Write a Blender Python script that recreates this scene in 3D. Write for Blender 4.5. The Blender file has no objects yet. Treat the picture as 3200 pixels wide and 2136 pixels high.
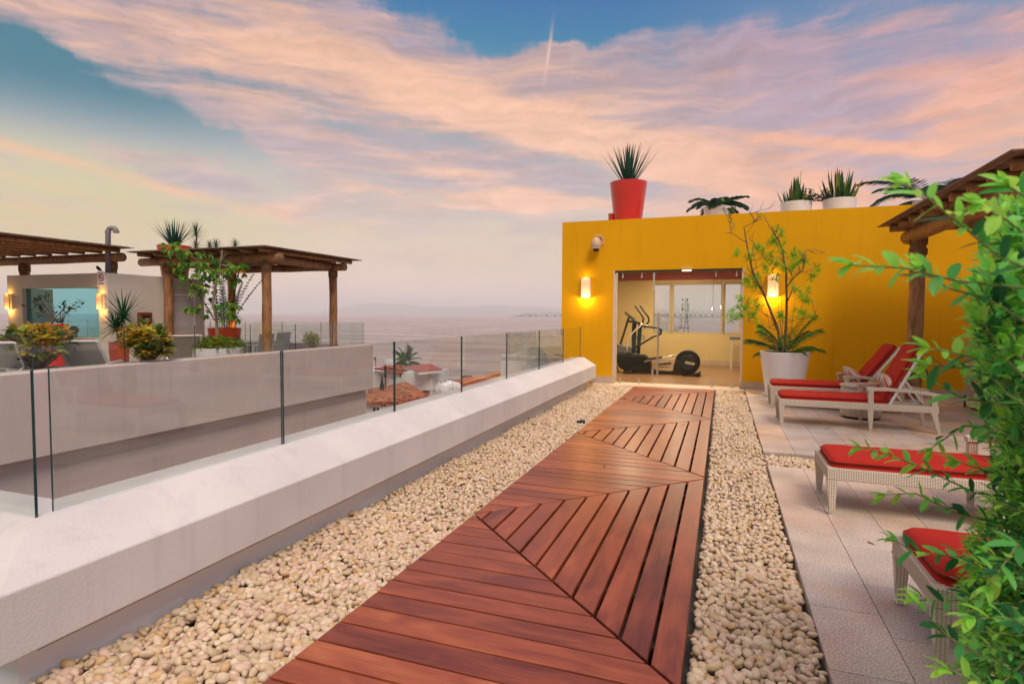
import bpy, math, random
import numpy as np
from mathutils import Vector, Matrix
R = math.radians
random.seed(7); RNG = np.random.default_rng(7)
S = bpy.context.scene
COL = S.collection

# ------------------------------------------------------------------ camera
CAM = Vector((1.6247, 0.0, 1.4))
PITCH, YAW, ROLL, FOC = .0467, .3472, .0052, 1816.9      # focal length in pixels of a 3200 px wide picture
_f = Vector((-math.sin(YAW)*math.cos(PITCH), math.cos(YAW)*math.cos(PITCH), -math.sin(PITCH)))
_r = Vector((math.cos(YAW), math.sin(YAW), 0)); _u = _r.cross(_f)
_r, _u = math.cos(ROLL)*_r + math.sin(ROLL)*_u, -math.sin(ROLL)*_r + math.cos(ROLL)*_u
cd = bpy.data.cameras.new('camera'); cam = bpy.data.objects.new('camera', cd); COL.objects.link(cam)
cam.matrix_world = Matrix(((_r.x,_u.x,-_f.x,CAM.x),(_r.y,_u.y,-_f.y,CAM.y),(_r.z,_u.z,-_f.z,CAM.z),(0,0,0,1)))
cd.sensor_width = 36; cd.lens = 36*FOC/3200; cd.clip_start = .05; cd.clip_end = 80000
cd.dof.use_dof = True; cd.dof.focus_distance = 4.6; cd.dof.aperture_fstop = 3.8
S.camera = cam
def ray(px, py): return _f + _r*((px-1600)/FOC) - _u*((py-1068)/FOC)
def U(px, py, x=None, y=None, z=None, d=None):
    """the world point seen at photograph pixel (px,py) on the plane x=, y=, z= or at depth d"""
    v = ray(px, py)
    k = d if d is not None else (x-CAM.x)/v.x if x is not None else (y-CAM.y)/v.y if y is not None else (z-CAM.z)/v.z
    return CAM + v*k

# ------------------------------------------------------------------ world, sun, exposure
S.view_settings.view_transform = 'Standard'; S.view_settings.look = 'None'
S.view_settings.exposure = 0.18; S.view_settings.gamma = 1.0
W_ = bpy.data.worlds.new('World'); S.world = W_; W_.use_nodes = True
def lin(r, g, b):
    f = lambda c: ((c/255+.055)/1.055)**2.4 if c > 10.3 else c/255/12.92
    return (f(r), f(g), f(b), 1)
SUN_EL, SUN_AZ = R(50), R(142)        # azimuth the light comes from, clockwise from +Y
def make_world():
    nt = W_.node_tree; N = nt.nodes; L = nt.links; N.clear()
    def nd(t, **k):
        n = N.new(t)
        for a, b in k.items(): setattr(n, a, b)
        return n
    def put(sock, v):
        if hasattr(v, 'node'): L.new(v, sock)
        else: sock.default_value = v
    def M(op, a, b=0.0, c=0.0, clamp=False):
        n = nd('ShaderNodeMath', operation=op); n.use_clamp = clamp
        put(n.inputs[0], a); put(n.inputs[1], b)
        if len(n.inputs) > 2: put(n.inputs[2], c)
        return n.outputs[0]
    def V(op, a, b=(0,0,0)):
        n = nd('ShaderNodeVectorMath', operation=op); put(n.inputs[0], a); put(n.inputs[1], b)
        return n.outputs[1] if op in ('DOT_PRODUCT','LENGTH') else n.outputs[0]
    def comb(x, y, z=0.0):
        n = nd('ShaderNodeCombineXYZ'); put(n.inputs[0], x); put(n.inputs[1], y); put(n.inputs[2], z); return n.outputs[0]
    def sm(v, a, b):
        n = nd('ShaderNodeMapRange', interpolation_type='SMOOTHSTEP'); put(n.inputs[0], v); put(n.inputs[1], a); put(n.inputs[2], b); return n.outputs[0]
    def mix(f, a, b):
        n = nd('ShaderNodeMix', data_type='RGBA'); put(n.inputs[0], f); put(n.inputs[6], a); put(n.inputs[7], b); return n.outputs[2]
    def ramp(v, stops):
        n = nd('ShaderNodeValToRGB'); r = n.color_ramp
        while len(r.elements) < len(stops): r.elements.new(.5)
        for e, (p, c) in zip(r.elements, stops): e.position = p; e.color = c
        put(n.inputs[0], v); return n.outputs[0]
    tc = nd('ShaderNodeTexCoord').outputs['Generated']
    d = V('NORMALIZE', tc)
    fh = (-math.sin(YAW), math.cos(YAW), 0); rh = (math.cos(YAW), math.sin(YAW), 0)
    az = M('ARCTAN2', V('DOT_PRODUCT', d, rh), V('DOT_PRODUCT', d, fh))
    sx = nd('ShaderNodeSeparateXYZ'); L.new(d, sx.inputs[0])
    el = M('ARCSINE', sx.outputs[2])
    el0 = M('MAXIMUM', el, 0.0)
    uv = comb(az, el)
    def noise(vec, scale, detail, rough=.55, dist=0.0):
        n = nd('ShaderNodeTexNoise', noise_dimensions='3D'); put(n.inputs['Vector'], vec)
        n.inputs['Scale'].default_value = scale; n.inputs['Detail'].default_value = detail
        n.inputs['Roughness'].default_value = rough; n.inputs['Distortion'].default_value = dist
        return n
    # warp, so that cloud edges are ragged
    w1 = noise(uv, 2.2, 6, .6); wv = V('SUBTRACT', w1.outputs['Color'], (.5,.5,.5))
    w2 = noise(uv, 9, 5, .6); wv2 = V('SUBTRACT', w2.outputs['Color'], (.5,.5,.5))
    uvw = V('ADD', V('ADD', uv, V('MULTIPLY', wv, (.30,.13,0))), V('MULTIPLY', wv2, (.10,.05,0)))
    uvs = V('ADD', uv, V('MULTIPLY', wv, (.10,.035,0)))
    def ae(px, py):       # picture position (2349 px wide) to azimuth, elevation
        v = ray(px*1.36228, py*1.36228).normalized()
        return math.atan2(v.dot(Vector(rh)), v.dot(Vector(fh))), math.asin(v.z)
    def blob(src, px, py, a, b, rot):
        A, E = ae(px, py)
        n = nd('ShaderNodeMapping', vector_type='TEXTURE'); put(n.inputs[0], src)
        n.inputs['Location'].default_value = (A, E, 0); n.inputs['Rotation'].default_value = (0, 0, R(rot))
        k = 1/1334
        n.inputs['Scale'].default_value = (a*k, b*k, 1)
        return M('EXPONENT', M('MULTIPLY', V('DOT_PRODUCT', n.outputs[0], n.outputs[0]), -1.0))
    def total(src, items):
        out = None
        for (px, py, a, b, rot, amp) in items:
            g = M('MULTIPLY', blob(src, px, py, a, b, rot), amp)
            out = g if out is None else M('ADD', out, g)
        return out
    # streaks running down to the right
    st = nd('ShaderNodeMapping'); put(st.inputs[0], uvs); st.inputs['Rotation'].default_value = (0,0,R(15)); st.inputs['Scale'].default_value = (1.5, 9, 1)
    s1 = noise(st.outputs[0], 1.6, 9, .62, .6).outputs[0]
    st2 = nd('ShaderNodeMapping'); put(st2.inputs[0], uvs); st2.inputs['Rotation'].default_value = (0,0,R(10)); st2.inputs['Scale'].default_value = (3, 22, 1); st2.inputs['Location'].default_value = (3,1,0)
    s2 = noise(st2.outputs[0], 1.5, 8, .6, .4).outputs[0]
    puff = noise(uvw, 7, 8, .62, .3).outputs[0]
    cover = total(uvw, [
        (470, 60, 520, 62, -4, .85), (700, 150, 620, 70, -9, .9), (1130, 190, 360, 85, -20, .75), (1560, 270, 560, 90, -13, .7),
        (2000, 210, 560, 150, -5, .6), (2150, 130, 380, 70, 0, .3), (840, 345, 520, 50, -11, .72), (1300, 430, 620, 48, -8, .50),
        (1120, 5, 330, 60, -3, -1.7), (1185, 85, 170, 50, 0, -1.35), (1480, 0, 170, 42, 12, -.8), (10, 225, 210, 80, -14, -1.2), (400, 262, 300, 32, -15, -.65),
        (800, 300, 360, 18, -17, -.55), (60, 85, 120, 14, -4, -.8), (330, 0, 380, 14, 0, -.9), (1960, 10, 380, 40, -4, -.75), (1500, 150, 80, 20, -10, -.5), (2300, 10, 120, 40, -4, -.3), (560, 410, 600, 70, -9, .48), (500, 290, 260, 26, -16, -.55), (300, 345, 420, 26, -12, .45), (200, 560, 420, 70, -3, -.35), (1700, 110, 500, 60, 4, .45)])
    dens = M('ADD', M('ADD', cover, .22), M('ADD', M('MULTIPLY', M('SUBTRACT', s1, .5), 2.4), M('MULTIPLY', M('SUBTRACT', puff, .5), 1.5)))
    dens = M('ADD', dens, M('MULTIPLY', M('SUBTRACT', s2, .5), 1.3))
    cl = sm(dens, -.05, .95)
    # clear sky
    e1 = M('ADD', el0, M('MULTIPLY', az, .05))
    clear = ramp(M('DIVIDE', e1, 1.0), [(0.0, (1.25,.86,.74,1)), (.035, (1.02,.74,.61,1)), (.07, lin(242,214,192)), (.13, lin(232,212,184)), (.22, lin(180,186,190)),
                                      (.32, lin(112,158,172)), (.43, lin(30,126,168)), (.52, lin(0,96,168)), (.66, lin(0,84,160)), (.85, lin(90,120,165)), (1.0, lin(196,176,184))])
    lft = sm(az, -.18, -.62)
    clear = mix(M('MULTIPLY', lft, sm(el0, .30, .07)), clear, mix(sm(el0, .03, .14), lin(250,216,170), lin(208,204,138)))
    clear = mix(M('MULTIPLY', lft, sm(el0, .20, .32)), clear, lin(6,118,142))
    rgt = sm(az, .12, .55)
    clear = mix(M('MULTIPLY', rgt, .55), clear, ramp(el0, [(0.0, lin(214,178,184)), (.25, lin(184,164,182)), (.38, lin(128,146,180)), (.55, lin(56,120,174))]))
    # cloud colour
    warm = total(uvs, [(900, 190, 420, 60, -10, .55), (1250, 290, 420, 38, -15, 1.0), (1650, 400, 430, 36, -14, 1.0), (2330, 240, 130, 75, -10, 1.3), (1950, 330, 260, 12, -13, .8),
                      (1250, 470, 560, 22, -3, .7), (1050, 400, 420, 20, -12, .55), (420, 62, 260, 22, -3, .35), (620, 490, 90, 25, 15, .9), (200, 385, 330, 9, -10, .9), (650, 180, 300, 26, -6, .35), (1600, 330, 300, 30, -12, .4)])
    wn = M('ADD', warm, M('MULTIPLY', M('SUBTRACT', s2, .5), 2.4))
    cool = mix(rgt, ramp(el0, [(0.0, lin(226,200,186)), (.12, lin(216,198,188)), (.22, lin(190,176,184)), (.36, lin(184,160,164)), (.55, lin(150,146,176))]),
                   ramp(el0, [(0.0, lin(216,182,186)), (.2, lin(192,170,184)), (.36, lin(178,156,176)), (.55, lin(140,134,172))]))
    warmc = mix(rgt, ramp(el0, [(0.0, lin(238,196,172)), (.15, lin(254,206,180)), (.35, lin(250,198,168)), (.5, lin(232,186,160))]),
                    ramp(el0, [(0.0, lin(248,190,168)), (.2, lin(254,188,152)), (.4, lin(226,168,158))]))
    ccol = mix(sm(wn, -.15, .85), cool, warmc)
    s3 = noise(V('ADD', st2.outputs[0], V('MULTIPLY', wv2, (.5,1.6,0))), 2.6, 10, .66, .35).outputs[0]
    tex = M('ADD', .96, M('ADD', M('MULTIPLY', M('SUBTRACT', s3, .5), .75), M('MULTIPLY', M('SUBTRACT', puff, .5), .25)))
    sc3 = nd('ShaderNodeVectorMath', operation='SCALE'); L.new(ccol, sc3.inputs[0]); L.new(tex, sc3.inputs['Scale']); ccol = sc3.outputs[0]
    amt = M('MULTIPLY', cl, mixf(nd, L, sm(el0, .02, .10)))
    col = mix(amt, clear, ccol)
    # the thin bright streak low at the left and the short vapour trail
    stk = total(uvs, [(230, 388, 420, 10, -10, .75), (60, 480, 170, 12, -3, .45), (150, 522, 200, 11, 0, .5), (60, 412, 200, 6, -12, .35)])
    col = mix(M('MULTIPLY', stk, sm(s2, .25, .6)), col, lin(246,196,150))
    trail = total(V('ADD', uv, V('MULTIPLY', wv2, (.010,.02,0))), [(1257, 130, 3.6, 44, -9, .85)])
    col = mix(M('MINIMUM', trail, 1.0), col, lin(238,196,180))
    col = mix(sm(el, .80, 1.15), col, (1.55,1.18,1.16,1))      # brightness added overhead, out of view, to light upward faces
    col = mix(sm(el, 0.0, -.05), col, lin(150,128,128))
    hs = nd('ShaderNodeHueSaturation'); hs.inputs['Saturation'].default_value = 1.02; L.new(col, hs.inputs['Color']); col = hs.outputs[0]
    sky = nd('ShaderNodeTexSky', sky_type='NISHITA'); sky.sun_disc = False; sky.sun_elevation = SUN_EL; sky.sun_rotation = SUN_AZ
    bg1 = nd('ShaderNodeBackground'); L.new(col, bg1.inputs[0]); bg1.inputs[1].default_value = SKY_K
    bg2 = nd('ShaderNodeBackground'); L.new(sky.outputs[0], bg2.inputs[0]); bg2.inputs[1].default_value = .0012
    ad = nd('ShaderNodeAddShader'); L.new(bg1.outputs[0], ad.inputs[0]); L.new(bg2.outputs[0], ad.inputs[1])
    out = nd('ShaderNodeOutputWorld'); L.new(ad.outputs[0], out.inputs[0])
def mixf(nd, L, s):
    n = nd('ShaderNodeMapRange'); L.new(s, n.inputs[0]); n.inputs[3].default_value = .35; n.inputs[4].default_value = 1.0; return n.outputs[0]
SKY_K = .90
make_world()
W_.cycles.sampling_method = 'MANUAL'; W_.cycles.sample_map_resolution = 1024
sd = bpy.data.lights.new('sun', 'SUN'); sd.energy = 2.2; sd.angle = R(26); sd.color = (1, .88, .73)
so = bpy.data.objects.new('sun', sd); COL.objects.link(so)
sv = Vector((math.sin(SUN_AZ)*math.cos(SUN_EL), math.cos(SUN_AZ)*math.cos(SUN_EL), math.sin(SUN_EL)))
so.rotation_euler = (-sv).to_track_quat('-Z', 'Y').to_euler(); so.location = (0, -5, 12)
try:
    S.cycles.max_bounces = 8; S.cycles.transparent_max_bounces = 24; S.cycles.volume_bounces = 5
except Exception: pass

# ------------------------------------------------------------------ mesh helpers
ORG = {}
class MB:
    def __init__(s): s.v = []; s.f = []; s.m = []; s.c = []; s.uv = []; s.usec = False; s.useuv = False
    def add(s, vs, fs, mi=0, col=None, uvs=None):
        o = len(s.v); s.v.extend([tuple(p) for p in vs])
        for k, f in enumerate(fs):
            s.f.append([o+i for i in f]); s.m.append(mi)
            s.c.append(col if col is not None else (1,1,1))
            s.uv.append(uvs[k] if uvs else None)
        if col is not None: s.usec = True
        if uvs: s.useuv = True
    def box(s, x0, x1, y0, y1, z0, z1, mi=0, col=None):
        s.add([(x0,y0,z0),(x1,y0,z0),(x1,y1,z0),(x0,y1,z0),(x0,y0,z1),(x1,y0,z1),(x1,y1,z1),(x0,y1,z1)],
              [(0,3,2,1),(4,5,6,7),(0,1,5,4),(1,2,6,5),(2,3,7,6),(3,0,4,7)], mi, col)
    def bar(s, a, b, w, h, up=(0,0,1), mi=0, w2=None, h2=None, col=None):
        a = Vector(a); b = Vector(b); d = (b-a).normalized(); up = Vector(up)
        if abs(d.dot(up)) > .99: up = Vector((1,0,0))
        x = d.cross(up).normalized(); y = x.cross(d)
        w2 = w if w2 is None else w2; h2 = h if h2 is None else h2
        vs = [a+x*i*w/2+y*j*h/2 for i,j in ((-1,-1),(1,-1),(1,1),(-1,1))]+[b+x*i*w2/2+y*j*h2/2 for i,j in ((-1,-1),(1,-1),(1,1),(-1,1))]
        s.add(vs, [(0,1,2,3),(7,6,5,4),(0,4,5,1),(1,5,6,2),(2,6,7,3),(3,7,4,0)], mi, col)
    def tube(s, pts, rad, n=8, cap=True, mi=0, col=None):
        pts = [Vector(p) for p in pts]
        if not hasattr(rad, '__len__'): rad = [rad]*len(pts)
        rings = []; px = None
        for i, p in enumerate(pts):
            d = (pts[min(i+1, len(pts)-1)] - pts[max(i-1, 0)])
            d = d.normalized() if d.length > 1e-9 else Vector((0,0,1))
            if px is None:
                px = d.cross(Vector((0,0,1)) if abs(d.z) < .95 else Vector((1,0,0))).normalized()
            else:
                px = (px - d*px.dot(d)).normalized()
            y = d.cross(px)
            rings.append([p + (px*math.cos(2*math.pi*k/n) + y*math.sin(2*math.pi*k/n))*rad[i] for k in range(n)])
        vs = [q for r_ in rings for q in r_]; fs = []
        for i in range(len(pts)-1):
            for k in range(n): fs.append((i*n+k, i*n+(k+1)%n, (i+1)*n+(k+1)%n, (i+1)*n+k))
        if cap: fs.append(tuple(range(n))[::-1]); fs.append(tuple((len(pts)-1)*n+k for k in range(n)))
        s.add(vs, fs, mi, col)
    def lathe(s, prof, c, n=28, mi=0, sx=1, sy=1):
        vs = []; fs = []
        for (r_, z) in prof:
            for k in range(n):
                a = 2*math.pi*k/n; vs.append((c[0]+r_*math.cos(a)*sx, c[1]+r_*math.sin(a)*sy, c[2]+z))
        for i in range(len(prof)-1):
            for k in range(n): fs.append((i*n+k, i*n+(k+1)%n, (i+1)*n+(k+1)%n, (i+1)*n+k))
        s.add(vs, fs, mi)
    def prism(s, poly, axis, a, b, mi=0, col=None):
        """poly in the two other axes, extruded from a to b along axis"""
        def p3(q, t):
            return {'x': (t, q[0], q[1]), 'y': (q[0], t, q[1]), 'z': (q[0], q[1], t)}[axis]
        n = len(poly); vs = [p3(q, a) for q in poly]+[p3(q, b) for q in poly]
        s.add(vs, [tuple(range(n)), tuple(range(2*n-1, n-1, -1))]+[(i, n+i, n+(i+1)%n, (i+1)%n) for i in range(n)], mi, col)
    def leaf(s, base, dr, side, L, W, droop=0.0, segs=3, fold=.25, shape=None, col=None, mi=0):
        """a leaf blade: curved strip, folded along the midrib"""
        base = Vector(base); d = Vector(dr).normalized(); side = Vector(side); side = (side-d*side.dot(d))
        side = side.normalized() if side.length > 1e-6 else d.orthogonal().normalized()
        nrm = side.cross(d); shape = shape or (lambda t: math.sin(math.pi*(t*.92+.06))**.8)
        vs = []; p = base.copy(); dd = d.copy()
        for i in range(segs+1):
            t = i/segs; w = W*.5*shape(t)
            n2 = side.cross(dd)
            vs += [p-side*w+n2*w*fold, p.copy(), p+side*w+n2*w*fold]
            dd = (dd + Vector((0,0,-1))*droop/segs).normalized(); p = p + dd*(L/segs)
        fs = []
        for i in range(segs):
            k = 3*i; fs += [(k, k+1, k+4, k+3), (k+1, k+2, k+5, k+4)]
        s.add(vs, fs, mi, col)
    def build(s, name, mat, parent=None, smooth=False, bevel=0, segs=1, sub=0, loc=None):
        org = ORG.get(parent.name, Vector((0,0,0))) if parent is not None else (Vector(loc) if loc is not None else Vector((0,0,0)))
        me = bpy.data.meshes.new(name)
        v = np.array(s.v, dtype=np.float32).reshape(-1,3) - np.array(org, dtype=np.float32)
        me.from_pydata(v.tolist(), [], s.f)
        mats = mat if isinstance(mat, (list, tuple)) else [mat]
        for m in mats: me.materials.append(m)
        if len(mats) > 1: me.polygons.foreach_set('material_index', s.m)
        if s.usec:
            ca = me.color_attributes.new('tint', 'FLOAT_COLOR', 'CORNER')
            arr = np.ones((len(me.loops), 4), dtype=np.float32); li = 0
            for f, c in zip(s.f, s.c):
                arr[li:li+len(f), :3] = c; li += len(f)
            ca.data.foreach_set('color', arr.ravel())
        if s.useuv:
            ul = me.uv_layers.new(name='UVMap'); arr = np.zeros((len(me.loops), 2), dtype=np.float32); li = 0
            for f, u in zip(s.f, s.uv):
                if u is not None: arr[li:li+len(f)] = u
                li += len(f)
            ul.data.foreach_set('uv', arr.ravel())
        if smooth: me.polygons.foreach_set('use_smooth', [True]*len(me.polygons))
        me.update()
        o = bpy.data.objects.new(name, me); COL.objects.link(o)
        if parent is not None: o.parent = parent; ORG[o.name] = org
        else: o.location = org
        if bevel:
            b = o.modifiers.new('bevel', 'BEVEL'); b.width = bevel; b.segments = segs; b.limit_method = 'ANGLE'; b.angle_limit = R(35)
            if segs > 1 or smooth: me.polygons.foreach_set('use_smooth', [True]*len(me.polygons)); b.harden_normals = True
        if sub:
            q = o.modifiers.new('sub', 'SUBSURF'); q.levels = sub; q.render_levels = sub
        return o
def tag(o, label=None, cat=None, group=None, kind=None):
    if label: o['label'] = label
    if cat: o['category'] = cat
    if group: o['group'] = group
    if kind: o['kind'] = kind
    return o
def thing(name, loc, label, cat, group=None, rz=0):
    o = bpy.data.objects.new(name, None); COL.objects.link(o); o.location = loc; o.rotation_euler[2] = rz
    o.empty_display_size = .1
    ORG[o.name] = Vector(loc) if rz == 0 else Vector((0,0,0)); tag(o, label, cat, group); return o
def copy_tree(o, loc, label, group=None, rz=None):
    def rec(a, par):
        c = a.copy(); COL.objects.link(c); c.parent = par
        for ch in a.children: rec(ch, c)
        return c
    c = rec(o, None); c.location = loc
    if rz is not None: c.rotation_euler[2] = rz
    c['label'] = label
    if group: c['group'] = group
    return c

# ------------------------------------------------------------------ materials
def mat(name, col, rough=.6, var=.0, vscale=3.0, bump=0.0, bscale=40.0, metal=0.0, coat=0.0, tint=False, spec=.5, col2=None, trans=0.0, island=0.0, streak=0.0, emis=None, estr=0.0):
    m = bpy.data.materials.new(name); m.use_nodes = True; nt = m.node_tree; N = nt.nodes; L = nt.links
    b = N['Principled BSDF']; out = N['Material Output']
    c = tuple(col)+(1,) if len(col) == 3 else col
    b.inputs['Roughness'].default_value = rough; b.inputs['Metallic'].default_value = metal
    b.inputs['Specular IOR Level'].default_value = spec
    if coat: b.inputs['Coat Weight'].default_value = coat; b.inputs['Coat Roughness'].default_value = .15
    src = None
    rgb = N.new('ShaderNodeRGB'); rgb.outputs[0].default_value = c; src = rgb.outputs[0]
    if tint:
        a = N.new('ShaderNodeVertexColor'); a.layer_name = 'tint'; src = a.outputs[0]
    tc = N.new('ShaderNodeTexCoord')
    if var or col2:
        n = N.new('ShaderNodeTexNoise'); n.inputs['Scale'].default_value = vscale; n.inputs['Detail'].default_value = 6
        L.new(tc.outputs['Object'], n.inputs['Vector'])
        mr = N.new('ShaderNodeMapRange'); L.new(n.outputs[0], mr.inputs[0]); mr.inputs[1].default_value = .3; mr.inputs[2].default_value = .7
        if col2:
            mx = N.new('ShaderNodeMix'); mx.data_type = 'RGBA'; L.new(mr.outputs[0], mx.inputs[0]); L.new(src, mx.inputs[6])
            mx.inputs[7].default_value = tuple(col2)+(1,); src = mx.outputs[2]
        else:
            mr.inputs[3].default_value = 1-var; mr.inputs[4].default_value = 1+var
            mx = N.new('ShaderNodeVectorMath'); mx.operation = 'SCALE'; L.new(src, mx.inputs[0]); L.new(mr.outputs[0], mx.inputs['Scale']); src = mx.outputs[0]
    if streak:
        mp = N.new('ShaderNodeMapping'); mp.inputs['Scale'].default_value = (5, 5, .35); L.new(tc.outputs['Object'], mp.inputs[0])
        n = N.new('ShaderNodeTexNoise'); n.inputs['Scale'].default_value = 1.6; n.inputs['Detail'].default_value = 8; n.inputs['Roughness'].default_value = .7; L.new(mp.outputs[0], n.inputs[0])
        mr = N.new('ShaderNodeMapRange'); L.new(n.outputs[0], mr.inputs[0]); mr.inputs[1].default_value = .52; mr.inputs[2].default_value = .75; mr.inputs[3].default_value = 1; mr.inputs[4].default_value = 1-streak
        mx = N.new('ShaderNodeVectorMath'); mx.operation = 'SCALE'; L.new(src, mx.inputs[0]); L.new(mr.outputs[0], mx.inputs['Scale']); src = mx.outputs[0]
    if island:
        g = N.new('ShaderNodeNewGeometry'); mr = N.new('ShaderNodeMapRange'); L.new(g.outputs['Random Per Island'], mr.inputs[0])
        mr.inputs[3].default_value = 1-island; mr.inputs[4].default_value = 1+island
        mx = N.new('ShaderNodeVectorMath'); mx.operation = 'SCALE'; L.new(src, mx.inputs[0]); L.new(mr.outputs[0], mx.inputs['Scale']); src = mx.outputs[0]
    L.new(src, b.inputs['Base Color'])
    if bump:
        n = N.new('ShaderNodeTexNoise'); n.inputs['Scale'].default_value = bscale; n.inputs['Detail'].default_value = 5
        L.new(tc.outputs['Object'], n.inputs['Vector'])
        bp = N.new('ShaderNodeBump'); bp.inputs['Strength'].default_value = bump; bp.inputs['Distance'].default_value = .01
        L.new(n.outputs[0], bp.inputs['Height']); L.new(bp.outputs[0], b.inputs['Normal'])
    if trans:
        t = N.new('ShaderNodeBsdfTranslucent'); L.new(src, t.inputs[0]); mx = N.new('ShaderNodeMixShader'); mx.inputs[0].default_value = trans
        L.new(b.outputs[0], mx.inputs[1]); L.new(t.outputs[0], mx.inputs[2]); L.new(mx.outputs[0], out.inputs[0])
    if emis:
        b.inputs['Emission Color'].default_value = tuple(emis)+(1,); b.inputs['Emission Strength'].default_value = estr
    return m
def glassmat(name, tint, refl=.9, base=.04):
    """clear pane: lets light through with a slight tint, reflects by angle"""
    m = bpy.data.materials.new(name); m.use_nodes = True; nt = m.node_tree; N = nt.nodes; L = nt.links
    N.remove(N['Principled BSDF']); out = N['Material Output']
    t = N.new('ShaderNodeBsdfTransparent'); t.inputs[0].default_value = tuple(tint)+(1,)
    g = N.new('ShaderNodeBsdfGlossy'); g.inputs['Roughness'].default_value = .015; g.inputs[0].default_value = (refl,refl,refl,1)
    ge = N.new('ShaderNodeNewGeometry'); dt_ = N.new('ShaderNodeVectorMath'); dt_.operation = 'DOT_PRODUCT'; L.new(ge.outputs['Normal'], dt_.inputs[0]); L.new(ge.outputs['Incoming'], dt_.inputs[1])
    ab = N.new('ShaderNodeMath'); ab.operation = 'ABSOLUTE'; L.new(dt_.outputs['Value'], ab.inputs[0])
    om = N.new('ShaderNodeMath'); om.operation = 'SUBTRACT'; om.inputs[0].default_value = 1; L.new(ab.outputs[0], om.inputs[1])
    pw5 = N.new('ShaderNodeMath'); pw5.operation = 'POWER'; L.new(om.outputs[0], pw5.inputs[0]); pw5.inputs[1].default_value = 5
    ad = N.new('ShaderNodeMath'); ad.operation = 'MULTIPLY_ADD'; L.new(pw5.outputs[0], ad.inputs[0]); ad.inputs[1].default_value = .8; ad.inputs[2].default_value = base; ad.use_clamp = True
    mx = N.new('ShaderNodeMixShader'); L.new(ad.outputs[0], mx.inputs[0]); L.new(t.outputs[0], mx.inputs[1]); L.new(g.outputs[0], mx.inputs[2]); L.new(mx.outputs[0], out.inputs[0])
    return m
M_ = {}
M_['plaster'] = mat('white_plaster', (.66,.62,.60), .75, .07, 1.7, .22, 90, spec=.3, streak=.14)
M_['plaster_s'] = mat('smooth_white_paint', (.82,.80,.80), .6, .03, 1.0, .12, 60, spec=.3)
M_['cream'] = mat('cream_render', (.64,.57,.49), .8, .05, 1.2, .3, 60, spec=.2)
M_['mauve'] = mat('grey_render', (.60,.49,.455), .85, .06, 1.0, .3, 60, spec=.2, streak=.14)
M_['yellow'] = mat('yellow_render', (.78,.375,.003), .8, .05, .7, .35, 55, spec=.15, streak=.10)
M_['stone'] = mat('beige_stone', (.50,.38,.30), .6, .10, 8, .1, 90)
M_['step'] = mat('sandstone_step', (.60,.46,.34), .5, .10, 5, .1, 90)
M_['dark'] = mat('dark_void', (.02,.02,.018), .9)
M_['shade_tone'] = mat('dark_shade_tone', (.05,.045,.04), .8)
M_['metal'] = mat('brushed_steel', (.6,.58,.55), .3, metal=1)
M_['alu'] = mat('aluminium', (.72,.70,.70), .35, metal=.6)
M_['glass'] = glassmat('clear_glass', (.94,.965,.95), .95, .05)
M_['glass_door'] = glassmat('door_glass', (.95,.96,.94), .9, .018)
M_['glass_teal'] = glassmat('teal_glass', (.55,.88,.93), .8, .06)
M_['glass_edge'] = mat('glass_edge', (.005,.045,.05), .15, spec=.5)
M_['red_pot'] = mat('red_fibreglass', (.62,.022,.010), .28, .06, 2, coat=.4)
M_['terra'] = mat('brick_red_pot', (.42,.06,.03), .5, .06, 2)
M_['white_pot'] = mat('white_fibreglass', (.80,.78,.80), .35, .02, 2)
M_['soil'] = mat('soil', (.06,.04,.025), .95, .3, 20, .6, 60)
M_['bark'] = mat('bark', (.13,.085,.055), .9, .3, 25, .6, 80)
M_['bark_l'] = mat('pale_bark', (.24,.17,.11), .9, .25, 25, .6, 80)
M_['leaf'] = mat('leaf', (1,1,1), .42, tint=True, trans=.58, spec=.4)
M_['leaf_m'] = mat('succulent_leaf', (1,1,1), .5, tint=True, trans=.08, spec=.4)
M_['black'] = mat('black_plastic', (.008,.010,.011), .6)
M_['grey_p'] = mat('grey_plastic', (.09,.10,.11), .5)
M_['fabric_red'] = mat('red_canvas', (.42,.024,.015), .85, .07, 9, .25, 220, spec=.15)
M_['sling'] = mat('grey_sling', (.36,.37,.35), .8, .05, 20, .1, 300)
M_['tile_roof'] = None
def wood_log():
    m = mat('timber_log', (.33,.15,.05), .55); nt = m.node_tree; N = nt.nodes; L = nt.links; b = N['Principled BSDF']
    tc = N.new('ShaderNodeTexCoord'); n = N.new('ShaderNodeTexNoise'); n.inputs['Scale'].default_value = 5; n.inputs['Detail'].default_value = 8; n.inputs['Distortion'].default_value = .6
    mp = N.new('ShaderNodeMapping'); mp.inputs['Scale'].default_value = (3,3,.7); L.new(tc.outputs['Object'], mp.inputs[0]); L.new(mp.outputs[0], n.inputs[0])
    r = N.new('ShaderNodeValToRGB'); r.color_ramp.elements[0].position = .3; r.color_ramp.elements[0].color = (.15,.062,.022,1); r.color_ramp.elements[1].position = .7; r.color_ramp.elements[1].color = (.44,.21,.075,1)
    L.new(n.outputs[0], r.inputs[0]); L.new(r.outputs[0], b.inputs['Base Color'])
    bp = N.new('ShaderNodeBump'); bp.inputs['Strength'].default_value = .35; bp.inputs['Distance'].default_value = .01; L.new(n.outputs[0], bp.inputs['Height']); L.new(bp.outputs[0], b.inputs['Normal'])
    return m
M_['log'] = wood_log()
M_['bamboo'] = mat('weathered_slats', (.20,.12,.075), .8, .25, 8, .3, 60, island=.35)
M_['rope'] = mat('rope', (.22,.13,.06), .9, .2, 60, .5, 200)
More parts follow.
